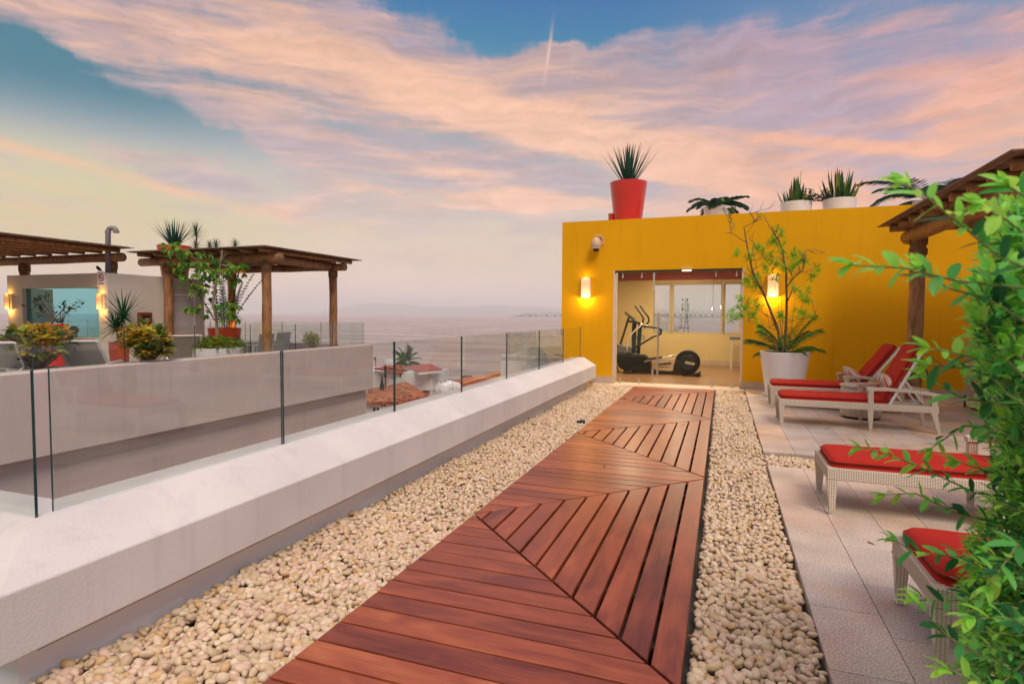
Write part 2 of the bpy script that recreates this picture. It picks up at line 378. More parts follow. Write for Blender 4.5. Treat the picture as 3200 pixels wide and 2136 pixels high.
def deck_wood():
    m = mat('oiled_hardwood', (.3,.07,.03), .34, spec=.4, coat=.15)
    m.node_tree.nodes['Principled BSDF'].inputs['Coat Roughness'].default_value = .30
    nt = m.node_tree; N = nt.nodes; L = nt.links; b = N['Principled BSDF']
    uv = N.new('ShaderNodeUVMap'); uv.uv_map = 'UVMap'; g = N.new('ShaderNodeNewGeometry')
    cmb = N.new('ShaderNodeCombineXYZ'); ml = N.new('ShaderNodeMath'); ml.operation = 'MULTIPLY'; ml.inputs[1].default_value = 37.0; L.new(g.outputs['Random Per Island'], ml.inputs[0]); L.new(ml.outputs[0], cmb.inputs[2])
    add = N.new('ShaderNodeVectorMath'); L.new(uv.outputs[0], add.inputs[0]); L.new(cmb.outputs[0], add.inputs[1])
    def ns(sx, sy, sc, det, dist):
        mp = N.new('ShaderNodeMapping'); mp.inputs['Scale'].default_value = (sx, sy, 1); L.new(add.outputs[0], mp.inputs[0])
        n = N.new('ShaderNodeTexNoise'); n.inputs['Scale'].default_value = sc; n.inputs['Detail'].default_value = det; n.inputs['Distortion'].default_value = dist; L.new(mp.outputs[0], n.inputs[0]); return n.outputs[0]
    fine = ns(1.2, 30, 3.0, 7, .6); blot = ns(1.1, 4.0, 2.2, 5, .8)
    # board tone + blotches + fine grain
    s = N.new('ShaderNodeMath'); s.operation = 'MULTIPLY_ADD'; L.new(g.outputs['Random Per Island'], s.inputs[0]); s.inputs[1].default_value = .38
    m2 = N.new('ShaderNodeMath'); m2.operation = 'MULTIPLY_ADD'; L.new(blot, m2.inputs[0]); m2.inputs[1].default_value = .95; m2.inputs[2].default_value = -.16
    L.new(m2.outputs[0], s.inputs[2])
    s2 = N.new('ShaderNodeMath'); s2.operation = 'MULTIPLY_ADD'; L.new(fine, s2.inputs[0]); s2.inputs[1].default_value = .35; 
    ss = N.new('ShaderNodeMath'); ss.operation = 'SUBTRACT'; L.new(s.outputs[0], ss.inputs[0]); ss.inputs[1].default_value = .17; L.new(ss.outputs[0], s2.inputs[2])
    r = N.new('ShaderNodeValToRGB'); e = r.color_ramp.elements
    e[0].position = .08; e[0].color = (.085,.018,.012,1); e[1].position = .98; e[1].color = (.52,.165,.058,1)
    a = e.new(.35); a.color = (.20,.044,.022,1); a = e.new(.66); a.color = (.345,.082,.034,1)
    L.new(s2.outputs[0], r.inputs[0]); L.new(r.outputs[0], b.inputs['Base Color'])
    rr = N.new('ShaderNodeMapRange'); L.new(blot, rr.inputs[0]); rr.inputs[3].default_value = .24; rr.inputs[4].default_value = .48; L.new(rr.outputs[0], b.inputs['Roughness'])
    bp = N.new('ShaderNodeBump'); bp.inputs['Strength'].default_value = .12; bp.inputs['Distance'].default_value = .004; L.new(fine, bp.inputs['Height']); L.new(bp.outputs[0], b.inputs['Normal'])
    return m
M_['deck'] = deck_wood()
def pebble_mat():
    m = mat('pebbles', (.5,.4,.28), .6, spec=.35); nt = m.node_tree; N = nt.nodes; L = nt.links; b = N['Principled BSDF']
    g = N.new('ShaderNodeNewGeometry'); r = N.new('ShaderNodeValToRGB'); e = r.color_ramp.elements; r.color_ramp.interpolation = 'CONSTANT'
    cs = [(.60,.46,.29),(.66,.50,.34),(.55,.40,.27),(.70,.56,.40),(.62,.44,.33),(.56,.44,.28),(.66,.52,.36),(.58,.45,.26),(.68,.50,.38),(.66,.47,.36),(.72,.58,.42),(.60,.40,.20),(.64,.48,.31)]
    e[0].position = 0; e[0].color = cs[0]+(1,); e[1].position = 1/len(cs); e[1].color = cs[1]+(1,)
    for i in range(2, len(cs)):
        a = e.new(i/len(cs)); a.color = cs[i]+(1,)
    L.new(g.outputs['Random Per Island'], r.inputs[0])
    tc = N.new('ShaderNodeTexCoord'); n = N.new('ShaderNodeTexNoise'); n.inputs['Scale'].default_value = 45; n.inputs['Detail'].default_value = 5; L.new(tc.outputs['Object'], n.inputs[0])
    mr = N.new('ShaderNodeMapRange'); L.new(n.outputs[0], mr.inputs[0]); mr.inputs[3].default_value = .76; mr.inputs[4].default_value = 1.20
    mx = N.new('ShaderNodeVectorMath'); mx.operation = 'SCALE'; L.new(r.outputs[0], mx.inputs[0]); L.new(mr.outputs[0], mx.inputs['Scale']); L.new(mx.outputs[0], b.inputs['Base Color'])
    return m
M_['pebble'] = pebble_mat()
def slab_mat():
    m = mat('granite_slabs', (.5,.4,.33), .5, spec=.4); nt = m.node_tree; N = nt.nodes; L = nt.links; b = N['Principled BSDF']
    g = N.new('ShaderNodeNewGeometry'); r = N.new('ShaderNodeValToRGB'); e = r.color_ramp.elements
    e[0].position = 0; e[0].color = (.58,.46,.38,1); e[1].position = 1; e[1].color = (.70,.47,.31,1)
    for p, c in ((.2,(.64,.52,.43,1)),(.45,(.47,.41,.37,1)),(.7,(.66,.51,.39,1)),(.85,(.55,.45,.39,1))):
        a = e.new(p); a.color = c
    L.new(g.outputs['Random Per Island'], r.inputs[0])
    tc = N.new('ShaderNodeTexCoord')
    def ns(sc, det):
        n = N.new('ShaderNodeTexNoise'); n.inputs['Scale'].default_value = sc; n.inputs['Detail'].default_value = det; L.new(tc.outputs['Object'], n.inputs[0]); return n.outputs[0]
    sp, cl = ns(120, 4), ns(2.4, 6)
    a1 = N.new('ShaderNodeMapRange'); L.new(sp, a1.inputs[0]); a1.inputs[1].default_value = .3; a1.inputs[2].default_value = .7; a1.inputs[3].default_value = .5; a1.inputs[4].default_value = 1.42
    a2 = N.new('ShaderNodeMapRange'); L.new(cl, a2.inputs[0]); a2.inputs[1].default_value = .3; a2.inputs[2].default_value = .7; a2.inputs[3].default_value = .78; a2.inputs[4].default_value = 1.14
    mm = N.new('ShaderNodeMath'); mm.operation = 'MULTIPLY'; L.new(a1.outputs[0], mm.inputs[0]); L.new(a2.outputs[0], mm.inputs[1])
    st_ = N.new('ShaderNodeMapRange'); L.new(ns(1.7, 9), st_.inputs[0]); st_.inputs[1].default_value = .52; st_.inputs[2].default_value = .72; st_.inputs[4].default_value = .55
    rs = N.new('ShaderNodeMix'); rs.data_type = 'RGBA'; L.new(st_.outputs[0], rs.inputs[0]); L.new(r.outputs[0], rs.inputs[6]); rs.inputs[7].default_value = (.50,.26,.14,1)
    mx = N.new('ShaderNodeVectorMath'); mx.operation = 'SCALE'; L.new(rs.outputs[2], mx.inputs[0]); L.new(mm.outputs[0], mx.inputs['Scale'])
    L.new(mx.outputs[0], b.inputs['Base Color']); return m
M_['slab'] = slab_mat()
def wicker_mat():
    m = mat('synthetic_wicker', (.62,.52,.42), .55); nt = m.node_tree; N = nt.nodes; L = nt.links; b = N['Principled BSDF']
    tc = N.new('ShaderNodeTexCoord'); g = N.new('ShaderNodeNewGeometry')
    w = N.new('ShaderNodeTexWave'); w.wave_type = 'BANDS'; w.bands_direction = 'X'; w.inputs['Scale'].default_value = 21; w.inputs['Distortion'].default_value = .4; L.new(tc.outputs['Object'], w.inputs[0])
    w2 = N.new('ShaderNodeTexWave'); w2.wave_type = 'BANDS'; w2.bands_direction = 'Z'; w2.inputs['Scale'].default_value = 32; w2.inputs['Distortion'].default_value = .4; L.new(tc.outputs['Object'], w2.inputs[0])
    mu = N.new('ShaderNodeMath'); mu.operation = 'MULTIPLY'; L.new(w.outputs['Fac'], mu.inputs[0]); L.new(w2.outputs['Fac'], mu.inputs[1])
    r = N.new('ShaderNodeValToRGB'); r.color_ramp.elements[0].color = (.42,.34,.26,1); r.color_ramp.elements[1].color = (.84,.73,.60,1); r.color_ramp.elements[1].position = .45
    L.new(mu.outputs[0], r.inputs[0]); L.new(r.outputs[0], b.inputs['Base Color'])
    bp = N.new('ShaderNodeBump'); bp.inputs['Strength'].default_value = .6; bp.inputs['Distance'].default_value = .006; L.new(mu.outputs[0], bp.inputs['Height']); L.new(bp.outputs[0], b.inputs['Normal'])
    return m
M_['wicker'] = wicker_mat()
# ================================================================== THE SETTING
PX0, PX1 = -.84, 2.05          # gravel bed between the parapet and the paving
DW = 1.511; DL0, DD, DG, DP = 3.709, 3.066, .102, .1412; DEND = 11.66
# --- walkway of hardwood boards
def clip(poly, a, b, c):       # keep a*x+b*y<=c
    out = []
    for i in range(len(poly)):
        p, q = poly[i], poly[(i+1) % len(poly)]; dp, dq = a*p[0]+b*p[1]-c, a*q[0]+b*q[1]-c
        if dp <= 0: out.append(p)
        if (dp < 0 < dq) or (dq < 0 < dp):
            t = dp/(dp-dq); out.append((p[0]+(q[0]-p[0])*t, p[1]+(q[1]-p[1])*t))
    return out
mb = MB()
def board(cons, along):
    GAP = .0062 if along == 'x' else .0088
    def poly(extra):
        P = [(-1,-3),(3,-3),(3,14),(-1,14)]
        for (a, b, c) in cons:
            n = math.hypot(a, b); P = clip(P, a/n, b/n, c/n-extra)
            if len(P) < 3: return None
        return P
    lo, hi = poly(GAP), poly(GAP+.003)
    if not lo or not hi: return
    ar = sum(lo[i][0]*lo[(i+1)%len(lo)][1]-lo[(i+1)%len(lo)][0]*lo[i][1] for i in range(len(lo)))
    if abs(ar) < .002: return
    if len(lo) != len(hi): hi = lo
    n = len(lo); zj = random.uniform(-.0018, .0012)
    vs = [(x,y,-.03) for x,y in lo]+[(x,y,-.003+zj) for x,y in lo]+[(x,y,zj) for x,y in hi]
    uvf = (lambda p: (p[1], p[0])) if along == 'y' else (lambda p: (p[0], p[1]))
    fs = [tuple(range(2*n, 3*n))]+[(i, (i+1)%n, n+(i+1)%n, n+i) for i in range(n)]+[(n+i, n+(i+1)%n, 2*n+(i+1)%n, 2*n+i) for i in range(n)]
    mb.add(vs, fs, uvs=[[uvf(vs[i]) for i in f] for f in fs])
for k in range(-2, 4):
    L0 = DL0+k*DD
    bx = [0.0, DG]+[DG+i*DP for i in range(1, 10)]+[DW]
    for a, b in zip(bx[:-1], bx[1:]):       # boards running with the walk, triangle with its apex at the left edge
        board([(-1,0,-a),(1,0,b),(-1,1,L0),(-1,-1,-L0),(0,1,DEND)], 'y')
    ups = [DG+i*DP for i in range(0, 10)]
    by = [L0]+[L0+q for q in ups]+[L0+DD/2]+[L0+DD-q for q in ups[::-1]]+[L0+DD]
    for a, b in zip(by[:-1], by[1:]):       # boards running across it
        if b > DEND+.08: continue
        board([(-1,0,0),(1,0,DW),(0,-1,-a),(0,1,min(b, DEND)),(1,-1,-L0),(1,1,L0+DD)], 'x')
dk = mb.build('deck_walkway', M_['deck']); tag(dk, 'reddish hardwood boards laid in a zigzag of triangles', 'walkway', kind='structure')
mb = MB()
for yy in np.arange(-2, 11.6, .45): mb.box(.02, DW-.02, yy, yy+.05, -.10, -.031)
for xx in (.03, .5, 1.0, DW-.08): mb.box(xx, xx+.045, -2.4, 11.6, -.13, -.101)
tag(mb.build('walkway_joists', mat('dark_joist', (.035,.02,.015), .8)), kind='structure')
# --- roof slab under everything
mb = MB(); mb.box(-1.28, 9.5, -4, 11.69, -.45, -.14)
tag(mb.build('roof_slab', mat('grey_screed', (.16,.15,.12), .9, .2, 4)), kind='structure')
# --- pebbles
def ico(sub):
    import bmesh
    bm = bmesh.new(); bmesh.ops.create_icosphere(bm, subdivisions=sub, radius=1)
    v = np.array([q.co[:] for q in bm.verts], dtype=np.float32); f = np.array([[q.index for q in t.verts] for t in bm.faces], dtype=np.int32); bm.free()
    return v, f
def pebbles(name, cells, label):
    vs = []; fs = []; off = 0
    for (pts, sub) in cells:
        bv, bf = ico(sub); n = len(pts)
        if n == 0: continue
        a = RNG.uniform(0, 2*np.pi, n); tx = RNG.normal(0, .38, n); ty = RNG.normal(0, .38, n)
        big = .72+.62*RNG.beta(1.6, 2.6, n)*1.25
        lx = .0222*big*RNG.uniform(.85, 1.35, n); ly = .0168*big*RNG.uniform(.85, 1.15, n); lz = .0125*big*RNG.uniform(.85, 1.35, n)
        v = bv[None]*np.stack([lx, ly, lz], 1)[:, None, :]
        # lumpiness
        ph = RNG.uniform(0, 6.28, (n,1)); k = 1+.12*np.sin(bv[None,:,0]*3.1+ph)+.10*np.cos(bv[None,:,1]*2.7+2*ph)
        v = v*k[:,:,None]
        bend = RNG.normal(0, 5.0, (n,1)); v[:,:,1] += bend*v[:,:,0]**2*.8
        c, s = np.cos(tx)[:,None], np.sin(tx)[:,None]; y, z = v[:,:,1]*c-v[:,:,2]*s, v[:,:,1]*s+v[:,:,2]*c; v[:,:,1], v[:,:,2] = y, z
        c, s = np.cos(ty)[:,None], np.sin(ty)[:,None]; x, z = v[:,:,0]*c+v[:,:,2]*s, -v[:,:,0]*s+v[:,:,2]*c; v[:,:,0], v[:,:,2] = x, z
        c, s = np.cos(a)[:,None], np.sin(a)[:,None]; x, y = v[:,:,0]*c-v[:,:,1]*s, v[:,:,0]*s+v[:,:,1]*c; v[:,:,0], v[:,:,1] = x, y
        v = v+pts[:,None,:]
        vs.append(v.reshape(-1,3)); fs.append((bf[None]+(np.arange(n)*len(bv))[:,None,None]).reshape(-1,3)+off); off += n*len(bv)
    V = np.concatenate(vs).astype(np.float32); F = np.concatenate(fs).astype(np.int32)
    me = bpy.data.meshes.new(name); me.vertices.add(len(V)); me.vertices.foreach_set('co', V.ravel())
    me.loops.add(F.size); me.loops.foreach_set('vertex_index', F.ravel()); me.polygons.add(len(F))
    me.polygons.foreach_set('loop_start', np.arange(0, F.size, 3, dtype=np.int32)); me.polygons.foreach_set('loop_total', np.full(len(F), 3, dtype=np.int32))
    me.polygons.foreach_set('use_smooth', np.ones(len(F), dtype=bool)); me.update(calc_edges=True); me.materials.append(M_['pebble'])
    o = bpy.data.objects.new(name, me); COL.objects.link(o); return tag(o, label, 'pebbles', kind='stuff')
def strip(x0, x1, y0, y1, zf, sp=.0335, margin=.0):
    out = []
    for layer, dz in ((0, -.022), (1, 0.0)):
        xs = np.arange(x0+.012, x1-.008, sp); ys = np.arange(y0+.012, y1-.008, sp)
        X, Y = np.meshgrid(xs+layer*sp*.5, ys+layer*sp*.5); X = X.ravel()+RNG.uniform(-.45, .45, X.size)*sp; Y = Y.ravel()+RNG.uniform(-.45, .45, Y.size)*sp
        if layer: keep = RNG.uniform(0, 1, X.size) < .8; X, Y = X[keep], Y[keep]
        X = np.clip(X, x0+.012, x1-.012)
        Z = zf(X, Y)+dz+RNG.uniform(-.007, .009, X.size); out.append(np.stack([X, Y, Z], 1))
    return np.concatenate(out)
zl = lambda X, Y: -.034+.018*np.clip((X+.25)/-.59, 0, 1)**1.4 + .008*np.sin(X*9+Y*3.1)+.007*np.sin(Y*7.3+X*4)
zr = lambda X, Y: -.034+.008*np.sin(X*9+Y*3.1)+.008*np.sin(Y*6.3-X*5)
A_ = strip(-.835, -.005, 1.2, 11.66, zl); B_ = strip(DW+.018, 2.045, 1.0, 11.66, zr)
C_ = strip(2.05, 4.2, 5.95, 6.46, zr)
for P_, nm, lb in ((A_, 'pebble_bed', 'cream river pebbles between the white parapet and the wooden walkway'), (np.concatenate([B_, C_]), 'pebble_bed', 'cream river pebbles between the walkway and the granite paving')):
    near = P_[:,1] < 3.6
    pebbles(nm, [(P_[near], 2), (P_[~near], 1)], lb)
# --- granite paving
def paving(x0, x1, y0, y1, name):
    m = MB(); tx, ty = .2925, .55
    i = 0; x = x0
    while x < x1-.01:
        xb = min(x+(.30 if i == 0 else tx), x1); y = y0-((i*.37) % 1)*ty
        while y < y1:
            a, b = max(y, y0), min(y+ty, y1)
            if b-a > .02: m.box(x+.0016, xb-.0016, a+.0013, b-.0013, -.028, RNG.uniform(-.0006, .0006))
            y += ty
        x = xb; i += 1
    o = m.build(name, M_['slab'], bevel=.0012); tag(o, kind='structure'); return o
paving(PX1, 9.0, 6.5, 11.69, 'terrace_paving'); paving(PX1, 9.0, -3.5, 5.9, 'terrace_paving')
paving(PX1+.0, 9.0, 11.69, 11.995, 'terrace_paving')
mb = MB(); mb.box(PX1+.002, 9.0, 6.502, 11.995, -.135, -.029); mb.box(PX1+.002, 9.0, -3.5, 5.898, -.135, -.029)
tag(mb.build('paving_edge', mat('paving_screed', (.46,.38,.32), .8, .12, 6)), kind='structure')
# --- doorstep of the yellow building
mb = MB(); mb.box(-.88, 2.045, 11.69, 12.3, -.135, -.004)
tag(mb.build('doorstep', M_['step'], bevel=.006), 'sandstone doorstep below the glass front', 'step', kind='structure')

# ================================================================== PARAPET
GX = -1.02
PR = [(0.0,.16),(0.0,.41),(.23,.555),(.49,.555),(.72,.41),(.72,-.10)]      # offset outward from the face, height
mb = MB(); X0, Y0 = -.72, 1.25; XE, YE = -6.0, 11.34
a = [(X0-d, Y0+d, z) for d, z in PR]; n = len(PR)
e = [(X0-d, YE, z) for d, z in PR]; w = [(XE, Y0+d, z) for d, z in PR]
fs = [(i, i+1, n+i+1, n+i) for i in range(n-1)]
mb.add(a+e, [f[::-1] for f in fs]+[(n-1, 0, n, 2*n-1)[::-1], tuple(range(n, 2*n))])
mb.add(a+w, fs+[(n-1, 0, n, 2*n-1), tuple(range(2*n-1, n-1, -1))])
pw = thing('parapet_wall', (X0, Y0, 0), 'white rendered parapet with sloping coping beside the pebble bed', 'parapet')
mb.build('coping', M_['plaster'], pw, bevel=.008, segs=2)
mb = MB(); d0 = .12
mb.add([(X0-d0, Y0+d0, -.4),(X0-d0, YE-.05, -.4),(X0-d0, YE-.05, .159),(X0-d0, Y0+d0, .159),(X0-.56, Y0+.56, -.4),(X0-.56, YE-.05, -.4),(X0-.56, YE-.05, .159),(X0-.56, Y0+.56, .159)],
       [(0,3,2,1)[::-1],(1,2,6,5)[::-1],(4,5,6,7)])
mb.add([(X0-d0, Y0+d0, -.4),(XE, Y0+d0, -.4),(XE, Y0+d0, .159),(X0-d0, Y0+d0, .159),(X0-.56, Y0+.56, -.4),(XE, Y0+.56, -.4),(XE, Y0+.56, .159),(X0-.56, Y0+.56, .159)],
       [(0,1,2,3)[::-1],(4,7,6,5)])
mb.build('base', M_['plaster_s'], pw)
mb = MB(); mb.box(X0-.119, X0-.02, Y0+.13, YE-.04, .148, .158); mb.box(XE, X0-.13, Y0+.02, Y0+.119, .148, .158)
mb.build('shade_strip', M_['shade_tone'], pw)  # dark strip that paints the shade under the overhang
# --- frameless glass balustrade standing in it
def pane(par, a, b, z0, z1, th=.012, name='glass_pane', g='glass', left=True):
    """pane between plan points a and b; its faces are clear, its edges dark green"""
    a = Vector(a); b = Vector(b); d = (b-a).normalized(); nrm = Vector((-d.y, d.x))*th/2
    q = [a-nrm, b-nrm, b+nrm, a+nrm]; m = MB()
    vs = [(p.x,p.y,z0) for p in q]+[(p.x,p.y,z1) for p in q]
    m.add(vs, [(0,1,5,4),(2,3,7,6)], 0); m.add(vs, [(1,2,6,5),(3,0,4,7)], 1); m.add(vs, [(4,5,6,7)], 2)
    return m.build(name, [M_[g], M_['glass_edge'], M_['edge_top']], par)
M_['edge_top'] = mat('polished_glass_edge', (.25,.34,.33), .2)
gr = thing('glass_balustrade', (GX, 1.61, .5), 'frameless clear glass balustrade standing on the near white parapet', 'balustrade')
ys = [1.61, 2.985, 4.34, 5.71, 7.11, 8.54, 9.97, 11.31]
for y0, y1 in zip(ys[:-1], ys[1:]): pane(gr, (GX, y0+.008), (GX, y1-.008), .50, 1.165)
pane(gr, (-1.02, 1.555), (-2.40, 1.555), .50, 1.165); pane(gr, (-2.416, 1.555), (-3.80, 1.555), .50, 1.165)
mb = MB(); mb.box(GX+.0065, GX+.013, 1.61, 11.3, .5552, .562)
mb.build('sealant', M_['plaster_s'], gr)

# ================================================================== YELLOW BUILDING
WY = 12.0; BT = 3.352; BX0, BX1 = -1.60, 9.5; OX0, OX1, OZ = -.505, 1.995, 2.315; BD = 17.6
yb = thing('yellow_building', (.7, WY, 0), 'mustard yellow flat roofed building with a wide glass front', 'building')
mb = MB(); T = .28
mb.add([], [])
def wallbox(m, *a): m.box(*a)
wallbox(mb, BX0, OX0, WY, WY+T, -.14, BT); wallbox(mb, OX1, BX1, WY, WY+T, -.14, BT); wallbox(mb, OX0, OX1, WY, WY+T, OZ, BT)
wallbox(mb, BX0, BX0+T, WY+T, BD, -.14, BT); wallbox(mb, BX1-T, BX1, WY+T, BD, -.14, BT)
mb.build('wall', M_['yellow'], yb)
mb = MB(); mb.box(BX0+T, BX1-T, WY+T, BD, 2.70, 3.0); mb.build('roof', M_['cream'], yb)
for q0, q1 in ((OX0-.001, OX0+.03), (OX1-.03, OX1+.001)):      # reveal of the opening: pale jambs
    mb = MB(); mb.box(q0, q1, WY-.004, WY+T+.05, .14, OZ); mb.build('door_jamb', mat('pale_jamb', (.62,.50,.44), .6), yb)
mb = MB(); mb.box(OX0+.03, OX1-.03, WY+.02, WY+.2, OZ-.035, OZ-.002); mb.build('door_head', mat('dark_head', (.05,.06,.05), .5), yb)
mb = MB(); mb.box(BX0-.012, OX0+.034, WY-.015, WY-.001, -.004, .135); mb.box(OX1-.034, BX1, WY-.015, WY-.001, -.004, .135)
mb.box(OX0+.0305, OX0+.045, WY-.015, WY+T, -.004, .135); mb.box(OX1-.045, OX1-.0305, WY-.015, WY+T, -.004, .135)
mb.build('plinth', M_['stone'], yb, bevel=.003)
# interior shell
IM = mat('ochre_paint', (.62,.49,.24), .7, .05, 2); GXL, GXR = -1.3, 3.4
def zz(a, b): return (1740+a*.2639, 820+b*.2639)
BY = BD-.12
def gx(a): return U(*zz(a, 600), y=BY).x
def gz(b, a=1600): return U(*zz(a, b), y=BY).z
w1a, w1b, w2a, w2b, w3a, w3b = gx(1150), gx(1330), gx(1385), gx(1943), gx(1995), gx(2172)
zt, zb = gz(264), gz(825)
mb = MB(); Yb, Yc = BD-.2, BD
mb.box(GXL, w1a, Yb, Yc, 0, 2.70); mb.box(w3b, GXR+1.6, Yb, Yc, 0, 2.70); mb.box(w1a, w3b, Yb, Yc, 0, zb-.05); mb.box(w1a, w3b, Yb, Yc, zt+.06, 2.70)
mb.box(GXL-.05, GXL, WY+T, BD, 0, 2.7); mb.box(GXR+1.6, GXR+1.65, WY+T, BD, 0, 2.7)
mb.build('interior_wall', IM, yb)
mb = MB(); mb.box(GXL, GXR+1.6, WY+T, BD-.2, 2.66, 2.70); mb.build('ceiling', mat('ceiling_cream', (.62,.54,.38), .8), yb)
mb = MB(); mb.box(OX0-1, GXR+1.6, WY+T, BD-.2, -.06, -.002); mb.build('floor', mat('laminate_floor', (.22,.11,.05), .3, .25, 6, col2=(.30,.17,.09)), yb)
mb = MB(); mb.box(GXL, GXR+1.6, BD-.23, BD-.201, 2.42, 2.659); mb.build('red_band', mat('maroon_paint', (.30,.022,.018), .6), yb)
mb = MB(); mb.box(GXL, GXR+1.6, BD-.215, BD-.2, 0, .14); mb.build('skirting', M_['stone'], yb)
FR = mat('beige_window_frame', (.50,.40,.26), .5)
for (a, b) in ((w1a, w1b), (w2a, w2b), (w3a, w3b)):
    m = MB(); t = .055; y0, y1 = BD-.16, BD-.08
    m.box(a-.05, b+.05, y0, y1, zt, zt+.06); m.box(a-.05, b+.05, y0, y1, zb-.05, zb); m.box(a-t, a, y0, y1, zb, zt); m.box(b, b+t, y0, y1, zb, zt)
    wf = m.build('window', FR, yb, bevel=.004)
    pane(wf, (a, BD-.12), (b, BD-.12), zb, zt, .006)
for q0, q1 in ((w1b, w2a), (w2b, w3a)): m = MB(); m.box(q0+.056, q1-.056, BD-.2, BD-.04, zb-.05, zt+.06); m.build('mullion', FR, yb)
ORGfix = {}
# glass front: fixed pane, two leaves, fixed pane
gy = WY+.10
def fx(a): return U(*zz(a, 900), y=gy).x
fl, fr_ = fx(1140), fx(1775)
pane(yb, (OX0+.035, gy), (fl-.006, gy), .03, OZ-.05, .012, 'fixed_pane', 'glass_door')
dr = pane(yb, (fl+.006, gy), (fr_-.004, gy), .015, OZ-.05, .012, 'glass_door', 'glass_door')
pane(yb, (fr_+.004, gy), (OX1-.035, gy), .03, OZ-.05, .012, 'fixed_pane', 'glass_door')
hz0, hz1 = U(*zz(1190, 1365), y=gy-.06).z, U(*zz(1190, 585), y=gy-.06).z
h1 = fx(1190)+.012
m = MB()
for yy in (gy-.055, gy+.055): m.tube([(h1, yy, hz0), (h1, yy, hz1)], .014, 12)
for z_ in (hz0+.12, hz1-.45): m.tube([(h1, gy-.055, z_), (h1, gy+.055, z_)], .008, 8)
m.build('door_handle', M_['metal'], dr, smooth=False)
for z0, z1 in ((OZ-.42, OZ-.05), (.02, .30)): m = MB(); m.box(fl-.02, fl+.018, gy-.012, gy+.012, z0, z1); m.build('patch_fitting', M_['metal'], dr, bevel=.003)
for a in (770, 995, 1870, 2113):
    m = MB(); x = fx(a); m.tube([(x, gy, OZ-.05), (x, gy, OZ-.12)], .008, 8); m.tube([(x, gy-.02, OZ-.13), (x, gy+.02, OZ-.13)], .018, 10); m.build('pane_clamp', M_['metal'], yb)
for a in (757, 982, 1845, 2085):
    m = MB(); x = fx(a); m.box(x-.02, x+.02, gy-.015, gy+.015, -.002, .10); m.build('pane_clamp', M_['metal'], yb, bevel=.003)
# hotel under the terrace
hb = thing('hotel_building', (4, 8, -18), 'white hotel block carrying the roof terrace', 'building')
m = MB(); m.box(-1.30, 9.6, -4.2, 17.9, -18, -.46); m.build('wall', M_['plaster_s'], hb)

# neighbouring terrace block seen past the left end of the yellow wall
nb = thing('terrace_block', (-3, 17, -18), 'low white terrace block beyond the end of the parapet', 'building')
m = MB(); nx0 = U(1565, 1110, y=14.5).x; nzt = U(1565, 1110, y=14.5).z
m.box(nx0, -1.62, 14.5, 19.5, -18, nzt-.12); m.build('wall', M_['plaster_s'], nb)
m = MB(); m.box(nx0, nx0+.25, 14.5, 19.5, nzt-.119, nzt); m.box(nx0+.25, -1.62, 14.5, 14.75, nzt-.119, nzt); m.box(nx0+.25, -1.62, 19.2, 19.45, nzt-.119, nzt); m.build('coping', M_['plaster'], nb, bevel=.01)
m = MB(); m.box(nx0+.3, -1.7, 15.3, 15.6, nzt-.119, nzt+.22); m.build('upstand', M_['cream'], nb)
g2 = thing('glass_balustrade', (nx0+.1, 14.6, nzt), 'short glass balustrade on the low block beyond the parapet end', 'balustrade')
xs_ = [U(q, 1040, y=14.6).x for q in (1590, 1664, 1723, 1800)]
for a, b in zip(xs_[:-1], xs_[1:]): pane(g2, (a, 14.6), (b-.02, 14.6), nzt, nzt+.62)
pane(g2, (xs_[0], 14.62), (xs_[0], 16.9), nzt, nzt+.62)

